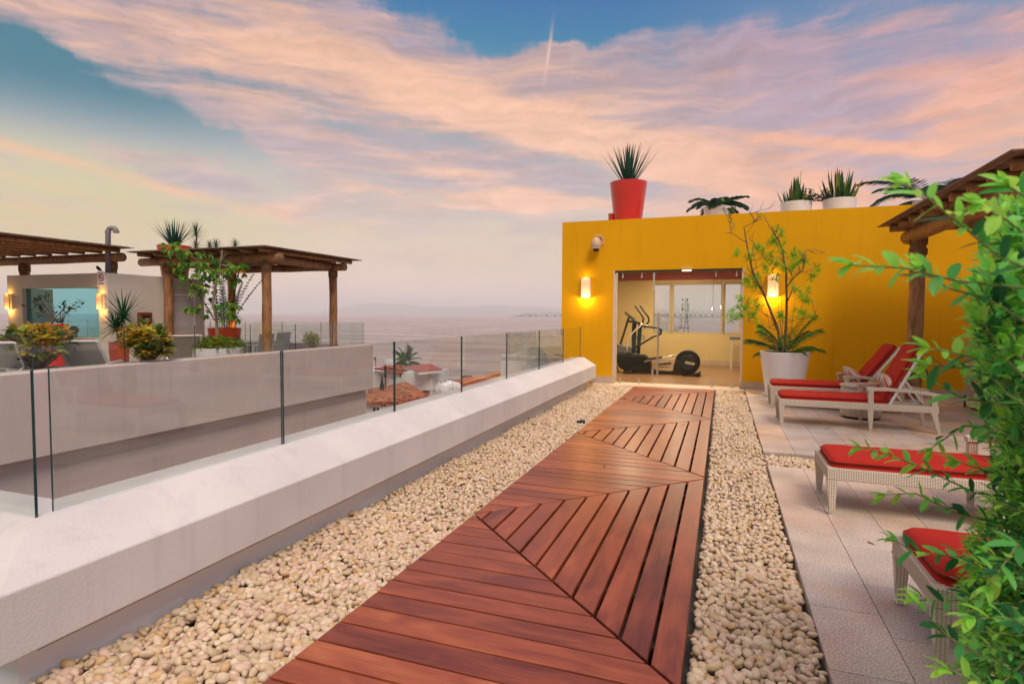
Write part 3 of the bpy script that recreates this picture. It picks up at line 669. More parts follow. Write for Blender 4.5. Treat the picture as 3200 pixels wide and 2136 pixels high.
# ================================================================== SEA, LAND, HILLS
m = MB(); SR = 15000.0; NS = 128; seaz = -20.0
rings = [0, 60, 200, 600, 2000, 7000, SR]; vs = []
for r_ in rings[1:]:
    for k in range(NS): vs.append((CAM.x+r_*math.cos(2*math.pi*k/NS), r_*math.sin(2*math.pi*k/NS), seaz))
fs = [tuple(range(NS))]
for i in range(len(rings)-2):
    for k in range(NS): fs.append((i*NS+k, i*NS+(k+1)%NS, (i+1)*NS+(k+1)%NS, (i+1)*NS+k))
m.add(vs, fs)
def water():
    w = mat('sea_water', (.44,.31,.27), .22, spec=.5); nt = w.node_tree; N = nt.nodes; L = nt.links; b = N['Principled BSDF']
    tc = N.new('ShaderNodeTexCoord'); mp = N.new('ShaderNodeMapping'); mp.inputs['Rotation'].default_value = (0,0,-YAW); mp.inputs['Scale'].default_value = (.10,.40,1); L.new(tc.outputs['Object'], mp.inputs[0])
    n1 = N.new('ShaderNodeTexNoise'); n1.inputs['Scale'].default_value = .8; n1.inputs['Detail'].default_value = 9; n1.inputs['Roughness'].default_value = .62; L.new(mp.outputs[0], n1.inputs[0])
    n2 = N.new('ShaderNodeTexNoise'); n2.inputs['Scale'].default_value = .045; n2.inputs['Detail'].default_value = 6; L.new(mp.outputs[0], n2.inputs[0])
    bp = N.new('ShaderNodeBump'); bp.inputs['Strength'].default_value = 1; bp.inputs['Distance'].default_value = 4.5; L.new(n1.outputs[0], bp.inputs['Height'])
    mp3 = N.new('ShaderNodeMapping'); mp3.inputs['Rotation'].default_value = (0,0,-YAW); mp3.inputs['Scale'].default_value = (.006,.05,1); L.new(tc.outputs['Object'], mp3.inputs[0])
    n3 = N.new('ShaderNodeTexNoise'); n3.inputs['Scale'].default_value = 1.2; n3.inputs['Detail'].default_value = 6; L.new(mp3.outputs[0], n3.inputs[0])
    bp3 = N.new('ShaderNodeBump'); bp3.inputs['Strength'].default_value = .8; bp3.inputs['Distance'].default_value = 14; L.new(n3.outputs[0], bp3.inputs['Height']); L.new(bp.outputs[0], bp3.inputs['Normal']); L.new(bp3.outputs[0], b.inputs['Normal'])
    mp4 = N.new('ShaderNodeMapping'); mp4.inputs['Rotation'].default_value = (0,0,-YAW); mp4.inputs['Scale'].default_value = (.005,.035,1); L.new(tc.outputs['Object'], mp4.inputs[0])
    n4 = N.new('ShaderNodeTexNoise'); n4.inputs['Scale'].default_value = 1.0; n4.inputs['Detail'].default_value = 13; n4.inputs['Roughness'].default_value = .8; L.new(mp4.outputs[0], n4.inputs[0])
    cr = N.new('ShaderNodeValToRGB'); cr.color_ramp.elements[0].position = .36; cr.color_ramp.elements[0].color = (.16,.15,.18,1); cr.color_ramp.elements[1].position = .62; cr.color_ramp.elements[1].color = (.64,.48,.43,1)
    L.new(n4.outputs[0], cr.inputs[0]); L.new(cr.outputs[0], b.inputs['Base Color'])  # ripple lights and darks and a pink sky sheen painted into base colour
    r = N.new('ShaderNodeMapRange'); L.new(n2.outputs[0], r.inputs[0]); r.inputs[1].default_value = .35; r.inputs[2].default_value = .65; r.inputs[3].default_value = .16; r.inputs[4].default_value = .34; L.new(r.outputs[0], b.inputs['Roughness'])
    return w
tag(m.build('sea', water()), 'calm sea with the pink of the evening sky painted in its colour', 'sea', kind='structure')
m = MB()
shore = [(-260,-150),(-60,-160),(300,-160),(300,140),(60,175),U(1800,1150,z=-18).to_2d()[:],U(1560,1178,z=-18).to_2d()[:],U(1380,1195,z=-18).to_2d()[:],U(1250,1185,z=-18).to_2d()[:],U(1150,1185,z=-18).to_2d()[:],(-150,60),(-260,20)]
m.prism([tuple(q) for q in shore], 'z', -22, -18)
tag(m.build('town_ground', mat('town_ground', (.22,.20,.17), .9, .3, .3)), kind='structure')
def ridge(name, dist, pts, depth, col, label, zb=-60):
    """distant land: silhouette points (px,py) of the photograph, given its distance, real height and depth"""
    m = MB(); V1 = []; N_ = len(pts)
    for (px, py) in pts: V1.append(U(px, py, d=dist))
    dv = _f.copy(); dv.z = 0; dv.normalize()
    vs = [(p.x, p.y, p.z) for p in V1]+[((p-dv*depth*.5).x, (p-dv*depth*.5).y, zb) for p in V1]+[((p+dv*depth*.5).x, (p+dv*depth*.5).y, zb) for p in V1]
    fs = [(i, i+1, N_+i+1, N_+i) for i in range(N_-1)]+[(i+1, i, 2*N_+i, 2*N_+i+1) for i in range(N_-1)]
    m.add(vs, fs); o = m.build(name, mat(name+'_green', col, .9, .2, .002)); tag(o, label, None, kind='structure'); return o
def interp(pts, n, amp):
    xs = [p[0] for p in pts]; out = []
    for k in range(n+1):
        x = xs[0]+(xs[-1]-xs[0])*k/n; y = np.interp(x, xs, [p[1] for p in pts]); out.append((x, y+amp*(math.sin(x*.11)+math.sin(x*.043+1)+.6*math.sin(x*.27+2))))
    return out
ridge('hills', 28000, interp([(700,982),(980,978),(1060,962),(1110,952),(1165,946),(1250,948),(1330,957),(1420,960),(1520,954),(1640,957),(1760,962),(1900,968),(2100,964),(2400,972),(2700,984)], 90, .9), 3000, (.05,.07,.05), 'hazy hills across the bay')
ridge('headland', 7000, interp([(1600,987),(1625,983),(1680,981.5),(1760,982),(1850,981),(2000,980),(2150,979),(2260,981)], 60, .35), 300, (.05,.06,.05), 'low headland across the water', -24)
tb = mat('tower_block', (.55,.5,.48), .8, .1, .05)
for i, (px, w_, h_) in enumerate([(1645,9,6),(1667,7,8),(1683,10,5),(1698,16,9),(1722,18,9),(1744,14,8),(2118,10,9),(2135,6,18),(2150,9,10),(2166,7,16),(2180,12,8),(2198,8,12),(2216,12,9),(2236,9,14),(2250,10,8)]):
    c = U(px, 983, d=6900); m = MB(); s = w_/FOC*6900; hh = h_/FOC*6900*1.0
    m.box(c.x-s/2, c.x+s/2, c.y-12, c.y+12, -21, c.z+hh); m.box(c.x-s/6, c.x+s/6, c.y-5, c.y+5, c.z+hh, c.z+hh+4)
    o = m.build('tower_block', tb, loc=(c.x, c.y, -21)); tag(o, 'tiny hazy tower block on the headland across the bay', 'tower block', 'tower blocks on the headland')
# ================================================================== NEAR TERRACE OBJECTS
def z5(a, b): return (2200+a*.472, 520+b*.472)
def z6(a, b): return (2300+a*.4464, 1000+b*.4464)
def z8(a, b): return (2600+a*.2554, 900+b*.2554)
# --- sun loungers: local x = length from the foot, y = width
LW = .60
def cushion_mb(L, Wd, T, r=.045):
    m = MB(); nx, ny = max(6, int(L/.07)), 8; vs = []; fs = []
    def hgt(u, v):
        e = min(u, L-u, v, Wd-v); k = min(1, max(0, e/r)); return T*(.55+.45*math.sqrt(1-(1-k)**2)) + .003*math.sin(u*23+v*9)*math.sin(v*17)
    xs = [0, .008, .022, .045]+list(np.linspace(.10, L-.10, nx))+[L-.045, L-.022, L-.008, L]; yv = [0, .008, .022, .045]+list(np.linspace(.09, Wd-.09, ny))+[Wd-.045, Wd-.022, Wd-.008, Wd]
    for top in (1, 0):
        for u in xs:
            for v in yv:
                # rounded plan corners
                uu, vv = u, v; cr = .07
                cx_, cy_ = min(max(u, cr), L-cr), min(max(v, cr), Wd-cr); dx, dy = u-cx_, v-cy_; q = math.hypot(dx, dy)
                if q > 0 and dx and dy:
                    mxx = max(abs(dx), abs(dy)); s = mxx/q; uu, vv = cx_+dx*s, cy_+dy*s
                vs.append((uu, vv, hgt(u, v) if top else T*.55*(0 if min(u, L-u, v, Wd-v) > .03 else .25*(1-min(u, L-u, v, Wd-v)/.03))))
    nX, nY = len(xs), len(yv); o = nX*nY
    for i in range(nX-1):
        for j in range(nY-1):
            a = i*nY+j; fs.append((a, a+nY, a+nY+1, a+1)); fs.append((o+a, o+a+1, o+a+nY+1, o+a+nY))
    ed = [(i, 0) for i in range(nX)]+[(nX-1, j) for j in range(1, nY)]+[(i, nY-1) for i in range(nX-2, -1, -1)]+[(0, j) for j in range(nY-2, 0, -1)]
    for q in range(len(ed)):
        a = ed[q][0]*nY+ed[q][1]; b = ed[(q+1)%len(ed)][0]*nY+ed[(q+1)%len(ed)][1]; fs.append((a, o+a, o+b, b)[::-1])
    m.add(vs, fs); return m
M_['piping'] = mat('dark_red_piping', (.20,.012,.010), .8)
def make_lounger(ang, label):
    t = thing('sun_lounger', (0,0,0), label, 'sun lounger', 'white wicker sun loungers with red cushions'); ORG[t.name] = Vector((0,0,0))
    zt_ = .335
    f = MB()
    f.box(.0, 1.74, 0, .045, .25, zt_); f.box(.0, 1.74, LW-.045, LW, .25, zt_); f.box(0, .045, .046, LW-.046, .25, zt_); f.box(1.695, 1.74, .046, LW-.046, .25, zt_-.02)
    f.build('side_frame', M_['wicker'], t, bevel=.008, segs=2)
    f = MB(); 
    for x in np.arange(.09, 1.2, .085): f.box(x, x+.05, .046, LW-.046, .300, .318)
    f.build('slat_deck', M_['alu'], t)
    for x in (.0, 1.0, 1.66):
        for s in (0, 1):
            y0 = 0 if s == 0 else LW
            k = 1 if s == 0 else -1; m = MB()
            top = .50 if x == 1.0 else (.455 if x > 1 else .249)
            wt = .068 if x != 1.0 else .064; xb = x+(.012 if x < 1 else .01)
            # tapering leg, thick at the top
            def sec(z, w, d, xo): return [(x+xo, y0, z), (x+xo+w, y0, z), (x+xo+w, y0+k*d, z), (x+xo, y0+k*d, z)]
            lean = .05 if x > 1.5 else 0.0
            A = sec(0.012, .036, .036, .02+lean); B = sec(.25, wt, .056, 0); Cc = sec(top, wt*.9, .056, 0)
            vs = A+B+(Cc if top > .3 else []); fs = []
            nn = 3 if top > .3 else 2
            for i in range(nn-1):
                for j in range(4): q = (i*4+j, i*4+(j+1)%4, (i+1)*4+(j+1)%4, (i+1)*4+j); fs.append(q if k > 0 else q[::-1])
            fs.append((3,2,1,0)); fs.append(tuple((nn-1)*4+j for j in range(4)))
            off = (-.0015)*k; vs = [(a, b+off, c) for a, b, c in vs]; m.add(vs, fs)
            lg = m.build('leg', M_['wicker'], t, bevel=.006, segs=2)
            m = MB(); m.box(x+.021+lean, x+.055+lean, min(y0+k*.004, y0+k*.034), max(y0+k*.004, y0+k*.034), 0, .0125); m.build('foot_cap', M_['alu'], lg)
    for s in (0, 1):
        y = .032 if s == 0 else LW-.032; m = MB()
        P = [(.985, .505), (1.2, .512), (1.45, .502), (1.65, .478), (1.80, .452)]
        for (x0, q0), (x1, q1) in zip(P[:-1], P[1:]): pass
        vs = []; fs = []
        for (x_, q) in P: vs += [(x_, y-.034, q-.02), (x_, y+.034, q-.02), (x_, y+.034, q+.022), (x_, y-.034, q+.022)]
        for i in range(len(P)-1):
            for j in range(4): fs.append((i*4+j, i*4+(j+1)%4, (i+1)*4+(j+1)%4, (i+1)*4+j)[::-1])
        fs += [(0,1,2,3), tuple(4*(len(P)-1)+j for j in (3,2,1,0))]
        m.add(vs, fs); m.build('armrest', M_['wicker'], t, bevel=.007, segs=2)
    c = cushion_mb(1.22, LW-.05, .078).build('seat_cushion', M_['fabric_red'], t, smooth=True)
    for v in c.data.vertices: v.co.x += .025; v.co.y += .025; v.co.z += zt_-.012
    def piping(Lc, zc, par, xf):
        m = MB(); r2 = .06; Wc = LW-.05; P = []
        for (cx_, cy_, a0) in ((Lc-r2, Wc-r2, 0), (r2, Wc-r2, 90), (r2, r2, 180), (Lc-r2, r2, 270)):
            for k in range(5): a = R(a0+k*22.5); P.append(xf(cx_+(r2-.002)*math.cos(a), cy_+(r2-.002)*math.sin(a), zc))
        P.append(P[0]); m.tube(P, .0045, 6, cap=False); m.build('piping', M_['piping'], par, smooth=True)
    piping(1.22, zt_-.012+.050, c, lambda u, v, w: (u+.025, v+.025, w))
    # backrest
    L_ = .78; bx, bz = 1.235, .33; ca, sa = math.cos(ang), math.sin(ang)
    br = MB()
    for y in (.035, LW-.035): br.bar((bx, y, bz), (bx+ca*L_, y, bz+sa*L_), .028, .034)
    for k in np.linspace(.06, .98, 9): p = (bx+ca*L_*k, 0, bz+sa*L_*k); br.bar((p[0], .049, p[2]), (p[0], LW-.049, p[2]), .03 if k < .95 else .05, .014, up=(ca,0,sa))
    bf = br.build('backrest', M_['alu'], t, bevel=.003)
    cb = cushion_mb(.80, LW-.05, .078).build('back_cushion', M_['fabric_red'], t, smooth=True)
    for v in cb.data.vertices:
        u, w = v.co.x-.03, v.co.z+.022; v.co.x, v.co.z = bx+ca*u-sa*w, bz+sa*u+ca*w; v.co.y += .025
    piping(.80, .050, cb, lambda u, v, w: (bx+ca*(u-.03)-sa*(w+.022), v+.025, bz+sa*(u-.03)+ca*(w+.022)))
    st = MB(); mid = (bx+ca*L_*.45, bz+sa*L_*.45)
    for y in (.10, LW-.10): st.bar((mid[0], y, mid[1]), (mid[0]+.26, y, .29), .014, .02); st.bar((1.30, y, .30), (1.70, y, .29), .012, .02)
    st.bar((mid[0]+.26, .09, .29), (mid[0]+.26, LW-.09, .29), .014, .014)
    st.build('back_strut', M_['alu'], t)
    return t
def stripes_mat():
    m = mat('striped_cloth', (.8,.7,.6), .85, bump=.1, bscale=200); nt = m.node_tree; N = nt.nodes; L = nt.links; b = N['Principled BSDF']
    uv = N.new('ShaderNodeUVMap'); uv.uv_map = 'UVMap'; sp = N.new('ShaderNodeSeparateXYZ'); L.new(uv.outputs[0], sp.inputs[0]); r = N.new('ShaderNodeValToRGB'); r.color_ramp.interpolation = 'CONSTANT'; e = r.color_ramp.elements
    W2, Rd, Bl, Br, Or = (.75,.62,.52), (.45,.05,.04), (.02,.36,.52), (.10,.05,.04), (.75,.30,.10)
    seq = [(0,W2),(.07,Rd),(.10,W2),(.16,Or),(.20,W2),(.27,Br),(.30,W2),(.36,Bl),(.44,Br),(.47,W2),(.52,Rd),(.56,W2),(.63,Bl),(.72,W2),(.77,Br),(.80,W2),(.86,Or),(.91,W2),(.95,Rd)]
    e[0].position = 0; e[0].color = W2+(1,); e[1].position = seq[1][0]; e[1].color = seq[1][1]+(1,)
    for p, c in seq[2:]: a = e.new(p); a.color = c+(1,)
    L.new(sp.outputs[0], r.inputs[0]); L.new(r.outputs[0], b.inputs['Base Color']); return m
M_['stripes'] = stripes_mat()
def pillow(loc, tilt, label):
    m = MB(); n = 10; W2, H2, T2 = .25, .185, .07; vs = []; uvs = []
    for s in (1, -1):
        for i in range(n+1):
            for j in range(n+1):
                u, v = i/n*2-1, j/n*2-1; k = (1-abs(u)**2.6)*(1-abs(v)**2.6); pin = 1-.06*(1-abs(u)**2)*(abs(v)**4)-.06*(1-abs(v)**2)*(abs(u)**4)
                vs.append((s*T2*max(k, 0)**.55, u*W2*pin, v*H2*pin)); uvs.append((i/n, j/n))
    o = (n+1)**2; fs = []; fu = []
    for i in range(n):
        for j in range(n):
            a = i*(n+1)+j; f = (a, a+n+1, a+n+2, a+1); fs.append(f); fu.append([uvs[q] for q in f]); g = tuple(o+q for q in f[::-1]); fs.append(g); fu.append([uvs[q-o] for q in g])
    rot = Matrix.Rotation(tilt, 3, 'Y'); vs = [tuple(rot @ Vector(p)+Vector(loc)) for p in vs]; m.add(vs, fs, uvs=fu)
    ob = m.build('pillow', M_['stripes'], smooth=True, loc=loc); tag(ob, label, 'pillow', 'striped lumbar pillows on the loungers'); return ob
lC = make_lounger(R(64), 'white wicker lounger with raised red back, near one of the pair by the yellow wall'); lC.location = (2.33, 8.19, 0)
lD = make_lounger(R(54), 'white wicker lounger with raised red back, nearest the yellow wall'); lD.location = (2.33, 9.66, 0)
lA = copy_tree(lC, (2.34, 4.57, 0), 'white wicker lounger on the nearer paving, its red pad running behind the leafy shrub')
lB = copy_tree(lC, (2.43, 2.68, 0), 'closest white wicker lounger, only its red foot end showing beside the shrub')
pillow((3.60, 8.47, .53), R(-28), 'striped pillow on the near lounger of the pair by the yellow wall')
pillow((3.50, 9.94, .50), R(-42), 'striped pillow on the lounger nearest the yellow wall')
pillow((3.60, 4.85, .53), R(-28), 'striped pillow on the lounger behind the leafy shrub')
# --- drum side table between the two far loungers
dt = thing('side_table', (3.45, 9.18, 0), 'round woven drum side table between the two far loungers', 'side table')
m = MB(); m.lathe([(0,.03),(.235,.03),(.25,.06),(.25,.41),(.24,.43)], (3.45, 9.18, 0), 36); m.build('drum', M_['wicker'], dt, smooth=True)
m = MB(); m.lathe([(0,.435),(.262,.435),(.265,.45),(.262,.462),(0,.462)], (3.45, 9.18, 0), 36); m.build('table_top', mat('table_top', (.55,.48,.42), .3), dt)
m = MB(); m.lathe([(0,0),(.22,0),(.22,.03),(0,.03)], (3.45, 9.18, 0), 28); m.build('foot_ring', M_['black'], dt)
# --- towel cart at the right
tcx = 5.28; tc_ = thing('towel_cart', (5.5, 10.6, 0), 'beige towel cart holding rolled blue towels behind the shrub', 'towel cart')
m = MB(); m.box(5.2, 5.78, 10.2, 10.22, .18, .95); m.box(5.2, 5.22, 10.221, 10.9, .18, 1.05); m.box(5.76, 5.78, 10.221, 10.9, .18, .95); m.box(5.2, 5.78, 10.901, 10.92, .18, 1.05); m.box(5.221, 5.759, 10.221, 10.9, .18, .2); m.box(5.221, 5.759, 10.221, 10.9, .55, .57)
m.build('body', mat('beige_panel', (.42,.36,.30), .6), tc_, bevel=.004)
for (x, y) in ((5.21,10.21),(5.77,10.21),(5.21,10.91),(5.77,10.91)):
    m = MB(); m.bar((x, y, 0.0), (x, y, .179), .022, .022); m.build('leg', M_['black'], tc_)
m = MB(); m.box(5.2, 5.78, 10.2, 10.222, .012, .03); m.box(5.2, 5.222, 10.222, 10.9, .012, .03); m.build('base_rail', M_['black'], tc_)
BLU = mat('blue_towelling', (.01,.16,.42), .9, .12, 12, .4, 200)
for i, (x, y, z) in enumerate([(5.30,10.35,.62),(5.43,10.38,.62),(5.56,10.35,.62),(5.69,10.38,.62),(5.36,10.37,.74),(5.50,10.36,.74),(5.63,10.37,.74),(5.44,10.37,.86),(5.58,10.36,.86),(5.50,10.37,.98)]):
    m = MB(); 
    P = [(x, y-.10+k*.20/5, z) for k in range(6)]; m.tube(P, [.052,.060,.061,.060,.061,.052], 14); o = m.build('rolled_towel', BLU, smooth=True, loc=(x, y, z-.06)); tag(o, 'rolled blue towel stacked in the beige towel cart', 'towel', 'blue towels in the cart')
# --- wall lamps
def wall_lamp(x, y, z0, z1, label, w=.20, d=.09, power=8.5, top=.10, lc=(1,.62,.25), sc_=(1,.58,.26)):
    t = thing('wall_lamp', (x, y, z0), label, 'wall lamp', None)
    m = MB(); b = .012; yb_ = y-d
    for xx in (x-w/2, x+w/2-b):
        m.box(xx, xx+b, yb_, yb_+b, z0, z1); m.box(xx, xx+b, y-.013, y-.001, z0, z1); m.box(xx, xx+b, yb_+b, y-.013, z0, z0+b); m.box(xx, xx+b, yb_+b, y-.013, z1-b, z1)
    m.box(x-w/2+b, x+w/2-b, yb_, yb_+b, z0, z0+b); m.box(x-w/2+b, x+w/2-b, yb_, yb_+b, z1-b, z1)
    m.build('frame', mat('lamp_frame', (.62,.40,.22), .5), t)
    sh = mat('lamp_shade', (.9,.62,.38), .6, emis=(1,.50,.20), estr=1.0)
    nt = sh.node_tree; L = nt.links; N = nt.nodes; tcn = N.new('ShaderNodeTexCoord'); sp = N.new('ShaderNodeSeparateXYZ'); L.new(tcn.outputs['Generated'], sp.inputs[0])
    r = N.new('ShaderNodeValToRGB'); e = r.color_ramp.elements; e[0].position = .12; e[0].color = tuple(sc_)+(1,); e[1].position = .75; e[1].color = (.6*sc_[0],.44*sc_[1],.37*sc_[2],1); L.new(sp.outputs[2], r.inputs[0])
    L.new(r.outputs[0], N['Principled BSDF'].inputs['Emission Color']); rp = N.new('ShaderNodeMapRange'); L.new(sp.outputs[2], rp.inputs[0]); rp.inputs[1].default_value = .0; rp.inputs[2].default_value = .6; rp.inputs[3].default_value = .95; rp.inputs[4].default_value = .42; L.new(rp.outputs[0], N['Principled BSDF'].inputs['Emission Strength'])
    m = MB(); m.box(x-w/2+b+.001, x+w/2-b-.001, yb_+.002, yb_+.006, z0+b+.001, z1-b-.001)
    for xx in (x-w/2+.003, x+w/2-.007): m.box(xx, xx+.004, yb_+b+.001, y-.014, z0+b+.001, z1-b-.001)
    m.build('shade', sh, t)
    for nm, zz_, pw in (('glow_low', z0-.02, power), ('glow_top', z1+.02, power*top)):
        ld = bpy.data.lights.new(nm, 'POINT'); ld.energy = pw; ld.color = lc; ld.shadow_soft_size = .035
        lo = bpy.data.objects.new('lamp_light', ld); COL.objects.link(lo); lo.parent = t; lo.location = (0, -d*1.1, zz_-z0)
    return t
lp1 = U(1833, 864, y=WY); wall_lamp(lp1.x, WY, 1.765, 2.185, 'lit rectangular wall lamp on the yellow wall left of the glass front')
lp2 = U(2415, 880, y=WY); wall_lamp(lp2.x, WY, 1.765, 2.185, 'lit rectangular wall lamp on the yellow wall behind the potted tree')
# --- dome security camera
cz = U(1863, 760, y=WY-.15); sc = thing('security_camera', (cz.x, WY, cz.z), 'cream dome security camera on the yellow wall above the left lamp', 'security camera')
m = MB(); m.box(cz.x+.06, cz.x+.13, WY-.012, WY-.001, cz.z-.02, cz.z+.16); m.tube([(cz.x+.095, WY-.01, cz.z+.10), (cz.x+.07, WY-.08, cz.z+.155), (cz.x, WY-.15, cz.z+.16), (cz.x, WY-.15, cz.z+.10)], .022, 10); m.build('bracket', mat('camera_cream', (.62,.42,.26), .5), sc)
m = MB(); m.lathe([(0,.12),(.035,.12),(.05,.10),(.085,.07),(.105,.02),(.108,-.07),(.10,-.085),(0,-.085)], (cz.x, WY-.15, cz.z), 28); m.build('housing', bpy.data.materials['camera_cream'], sc, smooth=True)
m = MB(); m.lathe([(.096,-.086),(.09,-.105),(.07,-.11),(0,-.11)], (cz.x, WY-.15, cz.z), 24); m.build('trim_ring', M_['white_pot'], sc, smooth=True)
m = MB(); m.lathe([(.068,-.111),(.06,-.14),(.035,-.165),(0,-.175)], (cz.x, WY-.15, cz.z), 20); m.build('lens_dome', M_['black'], sc, smooth=True)
# --- small lit lamp at the head of the opening
ex = U(2146, 843, y=WY-.02); el_ = thing('door_light', (ex.x, WY, ex.z), 'small lit lamp at the head of the glass front', 'lamp')
m = MB(); m.box(ex.x-.10, ex.x+.10, WY-.06, WY-.001, ex.z-.01, ex.z+.05); m.build('body', bpy.data.materials['camera_cream'], el_, bevel=.01, segs=2)
m = MB(); m.box(ex.x-.085, ex.x+.085, WY-.055, WY-.01, ex.z-.022, ex.z-.011); m.build('diffuser', mat('warm_diffuser', (1,.8,.5), .5, emis=(1,.7,.35), estr=4), el_)

# ================================================================== PLANTS
def rc(c, v=.25, s=1.0):
    k = random.uniform(1-v, 1+v)*s; return (c[0]*k*random.uniform(.85,1.15), c[1]*k, c[2]*k*random.uniform(.8,1.2))
def sph(azim, elev): return Vector((math.cos(azim)*math.cos(elev), math.sin(azim)*math.cos(elev), math.sin(elev)))
G_D, G_M, G_L = (.014,.060,.022), (.030,.13,.020), (.16,.36,.03)
def rosette(m, c, n, L, W, e0, e1, col, droop=.0, segs=4, fold=.35, shape=None, var=.3, r0=.02):
    for i in range(n):
        a = i*2.39996+random.uniform(-.2,.2); t = i/max(1, n-1); e = R(e0+(e1-e0)*t+random.uniform(-5,5)); d = sph(a, e)
        m.leaf(Vector(c)+sph(a, 0)*r0*(1-t*.6), d, d.cross(Vector((0,0,1))), L*random.uniform(.82,1.05), W, droop*(1.2-t), segs, fold, shape, rc(col, var))
spike = lambda t: (1-t)**.75*(1 if t > .08 else .75)
def frond(m, base, dr, L, n, ll, lw, col, droop=.8, stem=None, ang=55, tip=.35, fold=.2, updroop=.3):
    p = Vector(base); d = Vector(dr).normalized(); side0 = d.cross(Vector((0,0,1)));
    if side0.length < .05: side0 = Vector((1,0,0))
    side0.normalize(); pts = [p.copy()]; st = L/n
    for i in range(n):
        d = (d+Vector((0,0,-1))*droop/n).normalized(); p = p+d*st; pts.append(p.copy())
        t = (i+1)/n
        if t < .16: continue
        k = math.sin(math.pi*min(1, .18+t*.80))**.7 if t < .85 else (1-t)*tip/.15+.45
        up = side0.cross(d)
        for s in (-1, 1):
            dd = (d*math.cos(R(ang*(1-.45*t)))+side0*s*math.sin(R(ang*(1-.45*t)))+up*.15*random.uniform(-.5,1)).normalized()
            m.leaf(p, dd, up, ll*k*random.uniform(.88,1.08), lw, updroop, 2, fold, None, rc(col, .28))
    if stem is not None: stem.tube(pts, [max(.002, .007*(1-i/len(pts)*.8)) for i in range(len(pts))], 5)
def pot(m, c, rt, rb, h, lip=.03, n=40):
    m.lathe([(0,0),(rb,0),(rt,h),(rt-lip,h),(rt-lip-.005,h-.07),(0,h-.07)], c, n)
def potted(name, c, rt, rb, h, pm, label, cat='potted plant', group=None, saucer=False):
    t = thing(name, c, label, cat, group)
    m = MB(); pot(m, c, rt, rb, h); m.build('pot', pm, t, smooth=False, bevel=.006, segs=2)
    m = MB(); m.lathe([(0,h-.05),(rt-.036,h-.05)], c, 24); m.build('soil', M_['soil'], t)
    if saucer: m = MB(); m.lathe([(0,0),(rb+.05,0),(rb+.07,.035),(rb+.055,.035),(rb+.045,.012),(0,.012)], c, 36); m.build('saucer', pm, t)
    return t
# --- big white pot with a sparse tree and areca palms, before the yellow wall
pc = Vector((2.66, 11.22, 0.0)); PY = 11.22
t1 = potted('potted_tree', pc, .405, .29, .78, M_['white_pot'], 'sparse tree and small palm in a big white pot before the yellow wall', 'potted tree', saucer=True)
wd = MB(); lf = MB()
def limb(m, pix, r0, r1, y=PY, wob=.05):
    P = []
    for i, (a, b) in enumerate(pix): P.append(U(*z5(a, b), y=y+wob*math.sin(i*1.9+a*.01)))
    # refine
    Q = []
    for i in range(len(P)-1):
        for k in range(3): Q.append(P[i].lerp(P[i+1], k/3)+Vector((random.uniform(-.004,.004),)*3))
    Q.append(P[-1]); n = len(Q); m.tube(Q, [r0+(r1-r0)*i/(n-1) for i in range(n)], 7); return Q
def twigs(m, p, d, L, depth, ends, r=.006):
    n = 4; q = [Vector(p)]; dd = Vector(d).normalized()
    for i in range(n):
        dd = (dd+Vector((random.uniform(-.35,.35), random.uniform(-.35,.35), random.uniform(-.2,.35)))).normalized(); q.append(q[-1]+dd*L/n)
    m.tube(q, [r*(1-.6*i/n) for i in range(n+1)], 5, cap=False); ends.append((q[-1], dd))
    if depth:
        for i in range(random.choice((2,3))):
            k = random.randint(1, n); s = (dd+sph(random.uniform(0,6.28), random.uniform(-.3,.9))*.9).normalized(); twigs(m, q[k], s, L*random.uniform(.5,.8), depth-1, ends, r*.6)
tA = limb(wd, [(512,1290),(490,1080),(400,850),(340,740),(312,660),(290,560),(272,450)], .026, .010)
tA2 = limb(wd, [(272,450),(265,400),(320,375),(378,350),(345,300),(300,315)], .008, .003)
tA3 = limb(wd, [(285,500),(240,480),(180,440),(170,380),(185,340)], .008, .003)
tA4 = limb(wd, [(310,640),(330,500)], .010, .005); tA5 = limb(wd, [(400,850),(300,710)], .012, .008)
tB = limb(wd, [(530,1290),(543,1050),(548,850),(543,700),(520,560),(500,500),(455,430)], .024, .008)
tB2 = limb(wd, [(548,900),(600,780)], .014, .007); tB3 = limb(wd, [(545,800),(600,730),(655,685),(668,560)], .013, .004); tB4 = limb(wd, [(668,560),(690,545),(745,580),(800,572)], .004, .002)
tB5 = limb(wd, [(585,720),(540,660),(500,600)], .010, .006)
tC = limb(wd, [(488,1090),(440,1000),(380,960),(300,930),(180,990)], .007, .003); tD = limb(wd, [(545,1040),(620,1010),(740,990)], .005, .002)
tE = limb(wd, [(490,1085),(400,1060),(250,1010)], .005, .002)
for a_, b_ in (((515,1280),(505,760)),((525,1280),(470,780)),((540,1280),(600,900))): limb(wd, [a_, ((a_[0]+b_[0])/2+8, (a_[1]+b_[1])/2), b_], .006, .002)
ends = []
for q, n_ in ((tA,9),(tA2,5),(tA3,5),(tB,8),(tB3,5),(tB4,2),(tA4,2),(tC,3),(tD,3),(tE,3),(tB5,3)):
    for k in range(n_):
        p = q[random.randint(max(1, len(q)//3), len(q)-1)]; d = sph(random.uniform(0,6.28), random.uniform(-.1,1.1)); twigs(wd, p, d, random.uniform(.14,.30), 1, ends)
def tuft(m, p, n, L, W, col):
    for i in range(n): d = sph(random.uniform(0,6.28), random.uniform(-.7,1.4)); m.leaf(p, d, sph(random.uniform(0,6.28),0), L*random.uniform(.6,1.1), W, .4, 2, .1, None, rc(col,.35))
TCOL = [(.28,.58,.04),(.46,.62,.05),(.16,.42,.04)]
